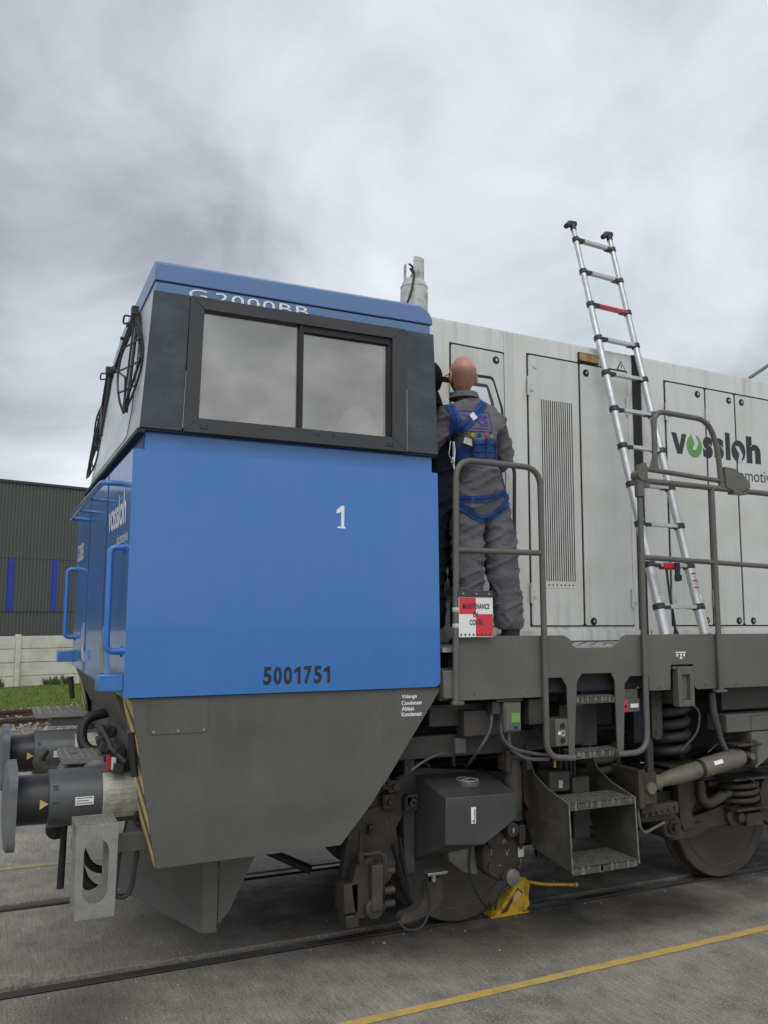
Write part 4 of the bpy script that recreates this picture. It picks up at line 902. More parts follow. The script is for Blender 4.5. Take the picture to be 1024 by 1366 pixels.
b = MB(); b.tube([(3.022 + .016 * math.cos(t), -.004, 1.358 + .016 * math.sin(t)) for t in [i * .3 for i in range(21)]], .002, 6); b.build('button_ring', 'ltext', sp); MB().box(2.985, 3.003, -.004, -.0015, 1.35, 1.37).build('button_label', 'ltext', sp)

# ---- running gear
def wheelset(xc):
    for s, yo in ((1, .70), (-1, 2.38)):
        b = MB(); ax = (0, s, 0)
        b.lathe((xc, yo, .5), ax, [(0, .415), (0, .488), (.01, .497), (.10, .502), (.115, .515), (.125, .528), (.14, .528), (.15, .515), (.15, .41), (.135, .40), (.015, .41)], 72)
        w = b.build('wheel', 'wheel', loco, smooth=30)
        b = MB(); b.lathe((xc, yo, .5), ax, [(.012, .414), (.035, .39), (.05, .36), (.045, .20), (.02, .18), (.01, .14), (.01, .0)], 60); b.build('wheel_disc', 'wheeldark', w, smooth=30)
        b = MB(); b.tube([(xc + .404 * math.cos(t), yo - s * .001, .5 + .404 * math.sin(t)) for t in [i * math.pi / 36 for i in range(73)]], .006, 6); b.build('tyre_joint', 'rustedge', w)
        b = MB(); b.tube([(xc + .262 * math.cos(t), yo + s * .030, .5 + .262 * math.sin(t)) for t in [i * math.pi / 30 for i in range(61)]], .009, 6)
        for k in range(8): t = k * math.pi / 4 + .2; b.cyl((xc + .33 * math.cos(t), yo + s * .045, .5 + .33 * math.sin(t)), (xc + .33 * math.cos(t), yo + s * .03, .5 + .33 * math.sin(t)), .011, n=8)
        b.build('brake_ring', 'rustedge', w)
    MB().cyl((xc, .72, .5), (xc, 2.36, .5), .09).build('axle', 'wheeldark', loco)
wheelset(2.64); wheelset(5.13)
def bogie():
    # side frame: long beam dipping over the axles
    for yy in (.46, 2.50):
        MB().prism([(1.75, .62), (1.70, .98), (2.2, 1.12), (3.1, 1.02), (3.35, .80), (4.15, .80), (4.45, .90), (4.62, 1.00), (5.35, 1.00), (5.8, .90), (5.8, .74), (4.6, .80), (4.4, .62), (3.4, .60), (3.1, .76), (2.1, .86), (1.95, .62)], yy, yy + .12).build('bogie_side_frame', 'brown', loco, 0.01)
    boxes('bogie_crossbeam', [(3.55, 4.2, .60, 2.48, .62, .92), (1.62, 1.80, .60, 2.48, .62, .90), (5.95, 6.1, .60, 2.48, .62, .90)], 'dark', loco, 0.01)
    boxes('traction_motor', [(2.95, 3.5, 1.0, 2.1, .35, .85), (4.2, 4.7, 1.0, 2.1, .35, .85)], 'dark', loco, 0.04)
bogie()
def spring(cx, cy, z0, z1, rad, wire, turns, name='coil_spring', m_='under'):
    n = int(turns * 22); pts = [(cx + rad * math.cos(2 * math.pi * turns * i / n), cy + rad * math.sin(2 * math.pi * turns * i / n), z0 + (z1 - z0) * i / n) for i in range(n + 1)]
    b = MB(); b.tube(pts, wire, 10); return b.build(name, m_, loco)
spring(4.325, .42, 1.06, 1.50, .130, .036, 4.6); boxes('spring_seat', [(4.18, 4.52, .25, .60, 1.005, 1.025), (4.10, 4.75, .22, .62, .955, .985)], 'brown', loco, 0.004)
MB().cyl((4.335, .42, 1.47), (4.335, .42, 1.60), .165).build('spring_cap', 'under', loco, 0.01)
spring(3.66, .50, .96, 1.20, .15, .030, 3.2)
spring(5.02, .43, .66, .86, .150, .022, 3.6, 'axle_spring', 'brown'); boxes('spring_plate', [(4.84, 5.22, .26, .60, .63, .65), (4.80, 5.25, .24, .62, .865, .885)], 'brown', loco, 0.004)
spring(2.60, .43, .70, .90, .150, .022, 3.6, 'axle_spring', 'brown')
MB().prism(fil2([(3.915, 1.60), (4.010, 1.60), (4.010, 1.245), (3.915, 1.245)], [0, 0, .05, .05]), .14, .165).build('safety_link', 'under', loco, 0.003)
b = MB(); b.cyl((3.963, .138, 1.40), (3.963, .132, 1.40), .010, n=10); b.cyl((3.963, .138, 1.295), (3.963, .132, 1.295), .014, n=10); b.build('link_pin', 'brown', loco)
MB().prism([(3.885, 1.27), (3.94, 1.27), (3.94, .98), (3.885, .98)], .165, .20).build('frame_leg', 'under', loco, 0.005)
boxes('frame_pillar', [(3.80, 3.90, .20, .28, 1.22, 1.60)], 'dark', loco, 0.005)
# lifting bracket in the notch of the sole bar
nb = MB(); nb.box(4.015, 4.050, -.03, .03, 1.49, 1.77); nb.box(4.128, 4.165, -.03, .03, 1.49, 1.77); nb.box(4.050, 4.128, -.03, .03, 1.715, 1.77); nb.box(4.050, 4.128, -.03, .03, 1.49, 1.535); nb.box(4.050, 4.128, .0, .01, 1.535, 1.715)
nb.box(3.99, 4.185, -.012, .03, 1.752, 1.772); nb.build('lifting_bracket', 'sole', loco, 0.004)
# yaw damper
D0, D1 = Vector((3.86, .12, .945)), Vector((4.79, .12, 1.085)); dv = (D1 - D0).normalized(); Ld = (D1 - D0).length
b = MB(); b.lathe(D0, dv, [(0, .030), (.02, .052), (.06, .056), (.10, .044), (.16, .050), (.22, .056), (.46, .062), (.468, .060)], 32); dmp = b.build('yaw_damper', 'damper', loco)
MB().lathe(D0 + dv * .455, dv, [(0, .066), (.015, .068), (.03, .066)], 32).build('damper_ring', 'rubber', dmp)
MB().lathe(D0 + dv * .485, dv, [(0, .069), (Ld - .57, .071), (Ld - .53, .060), (Ld - .525, .03), (Ld - .47, .03)], 32).build('damper_body', 'damper', dmp)
u_ = (dv.cross(Vector((0, -1, 0)))).normalized()
b = MB(); c0 = D0 + dv * .56
g = [[b.bm.verts.new(c0 + dv * a + Vector((0, -math.cos(t), 0)) * .0725 + Vector((0, 0, math.sin(t))) * .0725) for a in (0, .085)] for t in (.25, .45, .65)]
for p, q in zip(g, g[1:]): b.bm.faces.new((p[0], p[1], q[1], q[0]))
b.build('damper_label', 'ltext', dmp)
boxes('damper_clevis', [(3.74, 3.86, .05, .075, .82, 1.04), (3.74, 3.86, .165, .19, .82, 1.04), (3.70, 3.76, .05, .40, .80, 1.06), (4.80, 4.86, .06, .18, 1.02, 1.20), (4.66, 4.90, .05, .25, 1.16, 1.18)], 'brown', loco, 0.008)
b = MB(); b.cyl((3.80, .03, .935), (3.80, .21, .935), .040, n=20); b.cyl((4.80, .05, 1.085), (4.80, .19, 1.085), .024, n=16); b.build('clevis_pin', 'damper', loco)
MB().prism([(4.845, 1.255), (4.845, 1.03), (4.87, .985), (5.02, 1.06), (5.35, 1.12), (5.6, 1.255)], .09, .30).build('damper_pedestal', 'sole', loco, 0.008)
MB().box(4.60, 7.2, .10, .30, 1.26, 1.395).build('side_tank_beam', 'sole', loco, 0.010)
b = MB(); b.tube([(4.85, .098, 1.268), (4.85, .098, 1.385), (5.4, .098, 1.39)], .006, 6, .02); b.build('edge_bead', 'rail', loco)
b = MB(); b.tube([(4.42, .06, 1.57), (4.45, .08, 1.42), (4.56, .12, 1.20), (4.60, .12, 1.14)], [.026, .026, .020, .020], 10, .05); b.tube([(4.22, .1, 1.50), (4.34, .1, 1.44), (4.33, .12, 1.28), (4.24, .2, 1.14)], .008, 8, .06); b.tube([(4.55, .25, 1.10), (4.72, .25, 1.20), (5.0, .25, 1.22)], .005, 6, .1)
b.build('sanding_hose', 'buffer', loco)
# axle guide of the second wheelset
MB().prism(fil2([(4.34, .90), (4.54, .90), (4.54, .74), (4.47, .66), (4.50, .535), (4.39, .52), (4.36, .60)], .015), .36, .42).build('axle_guide', 'brown', loco, 0.008)
MB().prism(fil2([(4.40, .56), (4.40, .50), (4.60, .50), (4.95, .52), (5.25, .56), (5.25, .63), (4.95, .68), (4.55, .60)], .03), .40, .48).build('radius_arm', 'brown', loco, 0.012)
b = MB(); b.lathe((4.28, .54, .56), (0, -1, 0), [(0, .10), (.16, .10), (.18, .085), (.18, .055), (.20, .05), (.20, .030), (.235, .028)], 32); b.lathe((4.93, .50, .575), (0, -1, 0), [(0, .085), (.14, .085), (.155, .065), (.155, .04), (.20, .035)], 28); b.build('rubber_bush', 'brown', loco)
MB().prism(fil2([(4.20, .50), (4.27, .455), (4.55, .455), (4.66, .52), (4.60, .56), (4.30, .52)], .02), .38, .46).build('bush_yoke', 'brown', loco, 0.008)
b = MB(); b.tube([(4.54, .34, .88), (4.55, .33, .74), (4.60, .32, .70), (4.74, .30, .76)], .038, 12, .05); b.cyl((4.70, .30, .745), (4.80, .29, .775), .028, n=12); b.tube([(4.90, .22, .90), (5.03, .22, .84), (5.06, .22, .70), (5.08, .24, .60)], .006, 6, .08); b.build('brake_pipe', 'brown', loco)
MB().prism(fil2([(5.18, .82), (5.24, .86), (5.75, .86), (5.75, .48), (5.30, .46), (5.14, .56)], .04), .32, .56).build('axle_box', 'brown', loco, 0.015)
b = MB(); b.lathe((5.42, .33, .66), (0, -1, 0), [(0, .15), (.03, .15), (.04, .13), (.05, .13), (.05, .06), (.07, .05)], 32); b.build('axle_box_cover', 'brown', loco)
boxes('sand_nozzle_bracket', [(3.60, 3.78, .10, .30, .80, .86), (3.78, 4.12, .12, .22, .72, .80), (3.66, 4.16, .20, .30, .66, .70), (4.98, 5.16, .30, .40, .50, .60)], 'brown', loco, 0.006)
b = MB(); b.tube([(3.72, .10, .82), (3.74, .10, .66), (3.78, .10, .62), (3.98, .12, .67)], .010, 8, .03); b.build('grab_loop', 'rail', loco)
for i in range(5): pass
b = MB()
for i in range(6): b.cyl((3.80 + i * .055, .118, .735 + i * .006), (3.80 + i * .055, .100, .735 + i * .006), .012, n=6)
b.build('bracket_bolts', 'brown', loco)
# fluid tank box in front of the first wheel
def mirror8(F, B): return F, B
bx = MB(); F_ = [(2.145, .0, 1.005), (2.66, .0, .995), (2.66, .0, .835), (2.415, .0, .70), (2.135, .0, .725)]
B_ = [(2.17, .50, 1.080), (2.72, .50, 1.070), (2.72, .50, .78), (2.45, .50, .55), (2.165, .50, .515)]
F_ = [(x + .02, y + .04, z) for x, y, z in F_]
fa = [bx.bm.verts.new(p) for p in F_]; ba = [bx.bm.verts.new(p) for p in B_]
bx.bm.faces.new(fa); bx.bm.faces.new(list(reversed(ba)))
for i in range(5): bx.bm.faces.new((fa[i], ba[i], ba[(i + 1) % 5], fa[(i + 1) % 5]))
tank = bx.build('fluid_tank', 'box', loco, 0.006)
b = MB(); b.lathe((2.44, .25, 1.025), (0, .0, 1), [(0, .085), (.022, .085), (.032, .078), (.032, .062), (.026, .058), (.026, 0)], 32); b.build('filler_cap', 'box', tank); b = MB(); b.tube([(2.44 + .074 * math.cos(t), .25 + .074 * math.sin(t), 1.062) for t in [1.2 + i * .25 for i in range(18)]], .005, 6); b.tube([(2.37, .23, 1.062), (2.44, .24, 1.068), (2.46, .30, 1.064), (2.50, .22, 1.062)], .006, 6); b.build('cap_latch', 'galv', tank)
sg = MB().box(2.340, 2.374, .034, .041, .835, .935).build('sight_glass', 'ltext', tank, 0.002); MB().box(2.362, 2.366, .0305, .0345, .865, .925).build('level_tube', 'rubber', tank); MB().cyl((2.357, .034, .852), (2.357, .030, .852), .010, n=12).build('level_knob', 'galv', tank)
boxes('tank_hanger', [(2.08, 2.16, .46, .56, .45, 1.25)], 'box', loco, 0.006)
# brake actuator / generator cover at the first axle end
b = MB(); b.lathe((2.74, .40, .54), (0, -1, 0), [(0, .165), (.10, .165), (.115, .15), (.12, .0)], 40)
for k in range(6): t = k * math.pi / 3 + .4; b.cyl((2.74 + .13 * math.cos(t), .285, .54 + .13 * math.sin(t)), (2.74 + .13 * math.cos(t), .262, .54 + .13 * math.sin(t)), .018, n=8)
cov = b.build('axle_end_cover', 'brown', loco)
b = MB(); b.lathe((2.79, .285, .40), (0, -1, 0), [(0, .055), (.03, .055), (.036, .046), (.036, 0)], 10); b.build('cable_boss', 'bronze', cov); MB().tube([(2.77, .27, .35), (2.71, .27, .32), (2.66, .26, .26), (2.65, .27, .21)], [.016, .013, .008, .007], 8, .04).build('cable_tail', 'rubber', cov)
b = MB(); b.cyl((2.76, .30, .72), (2.76, .20, .72), .048, n=16); b.box(2.60, 2.65, .26, .36, .62, .72); b.box(2.82, 2.87, .22, .36, .62, .74); b.build('caliper_pins', 'brown', cov, 0.006)
for bd, x, z, w, h_ in (('1', 2.752, .705, .012, .030), ('V', 2.74, .535, .034, .046), ('R', 2.725, .618, .030, .026), ('3', 2.622, .555, .018, .036), ('7', 2.858, .472, .014, .030), ('-', 2.69, .480, .018, .005)):
    text('chalk_mark', bd, x, x + w, z, z + h_, side(.279 if bd != '1' else .199), 'chalk', cov, -0.012)
boxes('tag_plate', [(2.84, 2.885, .270, .276, .52, .59)], 'label', cov)
MB().prism([(2.36, .66), (2.56, .64), (2.60, .40), (2.47, .44), (2.37, .52)], .38, .46).build('brake_shoe_holder', 'bronze', loco, 0.008)
b = MB(); b.tube([(2.40, .15, .68), (2.38, .15, .52), (2.46, .15, .34), (2.57, .18, .24), (2.60, .25, .26)], .010, 8, .12); b.tube([(2.12, .22, .50), (2.14, .20, .30), (2.06, .18, .20), (1.97, .20, .20), (1.93, .24, .25)], .009, 8, .1); b.build('air_hose', 'rubber', loco)
b = MB(); b.tube([(2.02, .40, .70), (2.10, .42, .30)], .010, 6); b.tube([(1.98, .42, .66), (2.12, .42, .26)], .010, 6); b.build('thin_cable', 'rubber', loco)
bl = boxes('tank_step_bracket', [(2.10, 2.24, .16, .24, .515, .533)], 'steel', loco, 0.003); MB().cyl((2.16, .20, .515), (2.16, .20, .47), .016, n=10).build('bolt', 'steel', bl)
MB().prism(fil2([(2.14, .46), (2.24, .48), (2.25, .34), (2.16, .26), (2.08, .245), (1.95, .225), (1.95, .28), (2.06, .30), (2.10, .34)], .03), .24, .31).build('guard_iron', 'brown', loco, 0.008)
# lifeguard / sanding unit left of the first wheel
MB().prism(fil2([(1.70, .86), (1.98, .92), (2.04, .60), (1.96, .42), (1.72, .36), (1.64, .48), (1.66, .62)], .03), .44, .50).build('brake_carrier', 'brown', loco, 0.01)
MB().prism(fil2([(1.69, .62), (1.79, .64), (1.81, .32), (1.73, .27), (1.68, .29), (1.65, .48)], .03), .30, .38).build('lever_plate', 'brown', loco, 0.01)
boxes('lever_box', [(1.76, 1.84, .24, .34, .32, .60), (1.60, 1.70, .30, .46, .31, .49), (1.62, 1.71, .31, .45, .22, .30)], 'brown', loco, 0.01)
b = MB(); b.lathe((1.79, .36, .335), (0, -1, 0), [(0, .062), (.10, .062), (.108, .055), (.108, 0)], 28)
for z in (.34, .42, .54): b.cyl((1.86, .30, z), (1.93, .30, z), .024, n=14)
b.cyl((1.70, .28, .60), (1.70, .28, .80), .012, n=10); b.cyl((1.70, .28, .62), (1.70, .28, .69), .022, n=10); b.tube([(1.70, .28, .66), (1.86, .28, .66), (1.86, .28, .52)], .014, 8, .05)
b.build('lever_pivot', 'brown', loco)
b = MB(); b.tube([(1.42, .8, .78), (1.22, 1.0, .60), (1.60, .9, .42)], .03, 8); b.box(1.05, 1.15, .9, 1.0, .62, .80); b.tube([(1.0, 1.9, .62), (1.5, 1.5, .56), (1.9, 1.3, .50)], .025, 8); b.build('brake_rigging', 'dark', loco)
boxes('gear_case', [(1.9, 2.05, .62, 1.6, .55, 1.15), (3.2, 3.5, .55, .62, .40, 1.1)], 'dark', loco, 0.02)
# hanger column right of the tank
b = MB(); b.cyl((2.79, .25, 1.10), (2.79, .25, .78), .062, n=24); b.lathe((2.79, .25, 1.10), (0, 0, 1), [(0, .062), (.04, .05), (.07, .05)], 24); col_ = b.build('vertical_damper', 'brown', loco)
boxes('damper_ears', [(2.70, 2.735, .18, .30, 1.10, 1.24), (2.86, 2.895, .18, .30, 1.10, 1.26)], 'brown', col_, 0.006); MB().cyl((2.69, .24, 1.18), (2.91, .24, 1.18), .030, n=16).build('damper_pin', 'brown', col_)
MB().tube([(2.62, .25, 1.36), (2.72, .22, 1.27), (2.88, .20, 1.20)], .022, 8).build('damper_bracket', 'brown', col_)
MB().prism(fil2([(2.93, 1.10), (3.00, 1.10), (3.02, .88), (3.10, .76), (3.10, .60), (3.02, .60), (3.02, .74), (2.94, .86)], .02), .34, .40).build('curved_hanger', 'brown', loco, 0.008)
b = MB()
for z in (.66, .76, .86): b.cyl((2.70, .5, z), (3.1, .5, z), .03, n=12)
b.build('pipe_bundle', 'under', loco)
MB().tube([(3.05, .34, .62), (3.05, .34, .46), (3.10, .34, .40), (3.16, .34, .45), (3.13, .34, .54)], .010, 8, .05).build('wire_loop', 'under', loco)
rg = random.Random(11)
for i in range(16):        # thin pipe runs under the frame
    x = rg.choice((1.9, 2.1, 2.35, 3.55, 3.7, 4.5, 4.7, 5.2)); y = rg.uniform(.40, .74); z = rg.uniform(.88, 1.30); l = rg.uniform(.35, .9); dz = rg.uniform(-.25, .12)
    MB().tube([(x, y, z), (x + l * .5, y + .02, z), (x + l * .5, y, z + dz), (x + l, y, z + dz)], rg.uniform(.008, .018), 8, .05).build('pipe', rg.choice(('brown', 'under', 'buffer')), loco)
for i in range(26):        # brackets and flanged fittings on the bogie frame
    x = rg.choice((1.8, 1.95, 2.1, 2.95, 3.05, 3.5, 3.7, 3.85, 4.05, 4.5, 4.65, 5.3, 5.5)) + rg.uniform(-.05, .05); z = rg.uniform(.72, 1.02); w = rg.uniform(.03, .09); h_ = rg.uniform(.03, .10)
    b = MB(); b.box(x, x + w, .40, .46, z, z + h_); b.cyl((x + w / 2, .40, z + h_ / 2), (x + w / 2, .375, z + h_ / 2), min(w, h_) * .28, n=6); b.build('fitting', rg.choice(('brown', 'under')), loco, 0.004)
for x in (1.82, 1.98, 3.15, 3.42, 3.95, 4.25, 4.75, 5.55):
    b = MB(); b.cyl((x, .46, .82), (x, .435, .82), .020, n=6); b.build('frame_bolt', 'brown', loco)
for x in (2.35, 2.75, 3.66, 3.86, 4.3, 4.6, 4.9):
    MB().cyl((x, -.006, 1.635), (x, -.012, 1.635), .008, n=8).build('sole_bar_bolt', 'sole', loco)
# lower step box
for x, dx in ((2.985, -.0), (3.525, .0)):
    q = MB(); k = 0
    P = [(.42, 1.19), (.36, 1.20), (.28, 1.05), (.12, .98), (-.10, .925), (-.125, .505), (.30, .56), (.42, .80)]
    q.prism(P, x - .004, x + .004, lambda u, v, w: Vector((w, u, v))); q.build('step_side_plate', 'step', loco, 0.002)
    b = MB(); b.tube([(x, u - .003 * (u < .1), v) for u, v in P[1:6]], .006, 6); b.build('step_edge_bead', 'tread', loco)
tread('step_tread', 2.99, 3.52, -.10, .16, .925, loco); tread('step_tread', 2.99, 3.52, -.12, .20, .530, loco)
vb = boxes('valve_block', [(3.03, 3.20, .16, .34, .94, 1.08)], 'brown', loco, 0.015); MB().box(3.10, 3.13, .155, .161, .97, 1.02).build('valve_label', 'label', vb)
boxes('valve_housing', [(3.22, 3.36, .16, .32, .62, 1.03), (3.06, 3.17, .20, .34, .58, .92)], 'under', loco, 0.008)
b = MB(); b.cyl((3.10, .2, 1.10), (3.10, .2, 1.15), .010, n=10); b.build('yellow_test_point', 'yellow', loco)
b = MB()
for x in (3.15, 3.20, 3.24, 3.27): b.tube([(x, .22, 1.22), (x + .01, .22, 1.12), (x + .015, .23, 1.0)], .009, 8)
b.tube([(2.95, .12, 1.185), (3.2, .12, 1.19), (3.34, .12, 1.18)], .008, 8); b.build('copper_pipe', 'brown', loco)
# ================================================================== PEOPLE
def skinned(V, E_, root, sub=2):
    """V: name -> (co, rx, ry)"""
    me = bpy.data.meshes.new('sk'); names = list(V); idx = {n: i for i, n in enumerate(names)}
    me.from_pydata([V[n][0] for n in names], [(idx[a], idx[b_]) for a, b_ in E_], [])
    o = bpy.data.objects.new('sk', me); COL.objects.link(o)
    sm = o.modifiers.new('skin', 'SKIN'); sm.use_smooth_shade = True
    for n in names: sv = me.skin_vertices[0].data[idx[n]]; sv.radius = (V[n][1], V[n][2] if len(V[n]) > 2 else V[n][1]); sv.use_root = (n == root)
    ss = o.modifiers.new('sub', 'SUBSURF'); ss.levels = sub; ss.render_levels = sub
    dg = bpy.context.evaluated_depsgraph_get(); dg.update()
    out = bpy.data.meshes.new_from_object(o.evaluated_get(dg)); bpy.data.objects.remove(o)
    return out
def folds(me, amp, f=(9, 9, 26), seed=0, zones=None):
    """cloth creases: push vertices along their normals"""
    ns = [v.normal.copy() for v in me.vertices]
    for v, n in zip(me.vertices, ns):
        p = v.co; a = amp
        if zones: a = amp * zones(p)
        d = noise.noise(Vector((p.x * f[0], p.y * f[1], p.z * f[2] + seed))) + .5 * noise.noise(Vector((p.x * f[0] * 2.3 + p.z * 11, p.y * f[1] * 2, p.z * f[2] * 1.6 + 9)))
        v.co = p + n * d * a
def chain(p, a): return p + a
def hand(V, E_, wrist, wp_, fwd, up, s=1.0):
    """palm, four curled fingers and a thumb from the side of the palm"""
    fwd, up = Vector(fwd).normalized(), Vector(up).normalized(); sd = fwd.cross(up).normalized(); w = Vector(wp_)
    V[wrist + 'palm'] = (w + fwd * .05 * s, .034 * s, .020 * s); E_.append((wrist, wrist + 'palm'))
    V[wrist + 'kn'] = (w + fwd * .085 * s, .036 * s, .017 * s); E_.append((wrist + 'palm', wrist + 'kn'))
    for i, (off, ln) in enumerate(((-.030, .9), (-.010, 1.0), (.010, .95), (.030, .75))):
        b0 = w + fwd * .10 * s + sd * off * s; last = wrist + 'kn'
        for j, (f_, u_) in enumerate(((.03, .0), (.055, -.014), (.068, -.036))):
            nm = '%sf%d%d' % (wrist, i, j); V[nm] = (b0 + (fwd * f_ * ln + up * u_ * ln) * s, (.0095 - .001 * j) * s); E_.append((last, nm)); last = nm
    last = wrist + 'palm'
    for j, (f_, d_) in enumerate(((.045, -.045), (.075, -.058), (.10, -.055))):
        nm = '%st%d' % (wrist, j); V[nm] = (w + (fwd * f_ + sd * d_) * s, (.012 - .001 * j) * s); E_.append((last, nm)); last = nm

def person(name_label, base, dark=False, group=None):
    bx_, by_ = base; P = lambda x, y, z: Vector((bx_ + x, by_ + y, z))
    root = thing('person', name_label, 'person', (bx_, by_, 1.93), group)
    # whole body: one continuous surface from the soles to the crown
    V = {'pel': (P(.06, 0, 2.93), .10, .08), 'wai': (P(.04, .02, 3.14), .09, .07), 'che': (P(0, .02, 3.36), .10, .07), 'nb': (P(-.03, .0, 3.56), .080, .070), 'nk': (P(-.055, .008, 3.67), .076, .080),
         'hr': (P(.17, 0, 2.84), .075), 'kr': (P(.24, -.01, 2.42), .055), 'ar': (P(.30, .0, 2.03), .040), 'tr': (P(.31, .11, 1.975), .038, .03), 'ter': (P(.31, .19, 1.965), .030, .024),
         'hl': (P(-.02, .02, 2.84), .075), 'kl': (P(-.03, .01, 2.42), .055), 'al': (P(-.02, .03, 2.03), .040), 'tl': (P(-.03, .14, 1.975), .038, .03), 'tel': (P(-.03, .21, 1.965), .030, .024),
         'sr': (P(.18, .01, 3.47), .045), 'er': (P(.31, .06, 3.21), .036), 'wr': (P(.20, .25, 3.26), .030),
         'sl': (P(-.18, .01, 3.47), .045), 'el': (P(-.28, .10, 3.24), .036), 'wl': (P(-.16, .27, 3.30), .030)}
    E_ = [('pel', 'wai'), ('wai', 'che'), ('che', 'nb'), ('nb', 'nk'), ('pel', 'hr'), ('hr', 'kr'), ('kr', 'ar'), ('ar', 'tr'), ('tr', 'ter'), ('pel', 'hl'), ('hl', 'kl'), ('kl', 'al'), ('al', 'tl'), ('tl', 'tel'),
          ('che', 'sr'), ('sr', 'er'), ('er', 'wr'), ('che', 'sl'), ('sl', 'el'), ('el', 'wl')]
    hand(V, E_, 'wr', V['wr'][0], (-.3, 1, .2), (0, 0, 1)); hand(V, E_, 'wl', V['wl'][0], (.3, 1, .2), (0, 0, 1))
    me = skinned(V, E_, 'pel', 2)
    # head shaped separately and fused in the same mesh: ovoid with jaw, brow, nose, ears
    bm = bmesh.new(); bm.from_mesh(me)
    hc = P(-.062, .012, 3.79)
    r = bmesh.ops.create_uvsphere(bm, u_segments=40, v_segments=28, radius=1.0)
    for v in r['verts']:
        c = v.co.copy(); x, y, z = c.x * .090, c.y * .116, c.z * .138
        if z < 0: k = 1 - (.30 if c.y > 0 else .14) * (-c.z) ** 1.5; x *= k; y = y * (1 - .16 * (-c.z)) + (.012 * (-c.z) if c.y > 0 else .022 * (-c.z))
        if c.y > .55:                                    # face side, towards +Y
            if abs(c.x) < .22 and -.45 < c.z < .02: y += .024 * (1 - abs(c.x) / .22) * (1 if c.z < -.15 else .5)      # nose
            if abs(abs(c.x) - .38) < .16 and abs(c.z + .02) < .12: y -= .010                                            # eye sockets
            if abs(c.x) < .3 and abs(c.z + .62) < .06: y -= .006                                                        # mouth
        if c.y < -.2 and c.z < -.35: y += .018 * (-c.z)                                                                # nape
        v.co = hc + Vector((x, y, z))
    r2 = [v for v in bm.verts if False]
    for s in (-1, 1):
        e_ = bmesh.ops.create_uvsphere(bm, u_segments=18, v_segments=12, radius=1.0)
        for v in e_['verts']:
            c = v.co.copy(); v.co = hc + Vector((s * (.092 + .012 * (c.y < 0) + c.x * s * .011 - .006 * (abs(c.z) < .5 and abs(c.y) < .5 and c.x * s > 0)), -.004 + c.y * .025, -.018 + c.z * .039 + c.y * -.006))
    bm.to_mesh(me); bm.free(); me.polygons.foreach_set('use_smooth', [True] * len(me.polygons))
    me.materials.clear(); me.materials.append(M['skin']); me.name = 'body'; bo = bpy.data.objects.new('body', me); COL.objects.link(bo); attach(bo, root)
    # coverall over it
    C = {'pel': (P(.07, 0, 2.93), .205, .150), 'bel': (P(.06, 0, 3.06), .190, .140), 'wai': (P(.045, .0, 3.16), .188, .138), 'che': (P(.0, .0, 3.34), .200, .145), 'up': (P(-.01, .0, 3.49), .185, .112), 'nb': (P(-.04, .005, 3.60), .082, .078), 'nk': (P(-.05, .01, 3.635), .080, .080),
         'hr': (P(.165, .0, 2.84), .135), 'tr': (P(.205, 0, 2.64), .132), 'kr': (P(.24, -.01, 2.42), .116), 'cr': (P(.275, .0, 2.20), .106), 'ar': (P(.30, .0, 2.00), .102),
         'hl': (P(-.02, .02, 2.84), .135), 'tl': (P(-.03, .02, 2.64), .130), 'kl': (P(-.03, .01, 2.42), .114), 'cl': (P(-.025, .02, 2.20), .104), 'al': (P(-.02, .03, 2.00), .100),
         'sr': (P(.19, .01, 3.47), .090), 'mr': (P(.265, .03, 3.34), .078), 'er': (P(.315, .06, 3.21), .072), 'fr': (P(.27, .15, 3.22), .060), 'wr': (P(.20, .25, 3.26), .046),
         'sl': (P(-.19, .01, 3.47), .090), 'ml': (P(-.24, .05, 3.36), .074), 'el': (P(-.28, .10, 3.24), .066), 'fl': (P(-.22, .19, 3.27), .056), 'wl': (P(-.16, .27, 3.30), .045)}
    CE = [('pel', 'bel'), ('bel', 'wai'), ('wai', 'che'), ('che', 'up'), ('up', 'nb'), ('nb', 'nk'), ('pel', 'hr'), ('hr', 'tr'), ('tr', 'kr'), ('kr', 'cr'), ('cr', 'ar'), ('pel', 'hl'), ('hl', 'tl'), ('tl', 'kl'), ('kl', 'cl'), ('cl', 'al'),
          ('up', 'sr'), ('sr', 'mr'), ('mr', 'er'), ('er', 'fr'), ('fr', 'wr'), ('up', 'sl'), ('sl', 'ml'), ('ml', 'el'), ('el', 'fl'), ('fl', 'wl')]
    cm = skinned(C, CE, 'pel', 4)
    folds(cm, .009, (5, 5, 8), 3); folds(cm, .003, (12, 12, 22), 8)
    ns = [v.normal.copy() for v in cm.vertices]
    for v, n in zip(cm.vertices, ns):            # crisp creases where the cloth bunches
        p = v.co; q = Vector((p.x * 5 + p.z * 3.0, p.y * 5, p.z * 11 - p.x * 5)); r_ = 1 - abs(noise.noise(q) * 2.2); v.co = p + n * (max(0, r_) ** 4) * .017
    for v in cm.vertices:
        if v.co.z < 2.035: v.co.z = 2.035
    cm.polygons.foreach_set('use_smooth', [True] * len(cm.polygons))
    cm.materials.clear(); cm.materials.append(M['navycloth' if dark else 'overall']); cm.name = 'coverall'
    co = bpy.data.objects.new('coverall', cm); COL.objects.link(co); attach(co, root)
    for q in 'rl': MB().lathe(V['a' + q][0] + Vector((0, 0, -.09)), (0, 0, 1), [(0, .060), (.05, .062), (.12, .066)], 20).build('sock', 'sock', root)
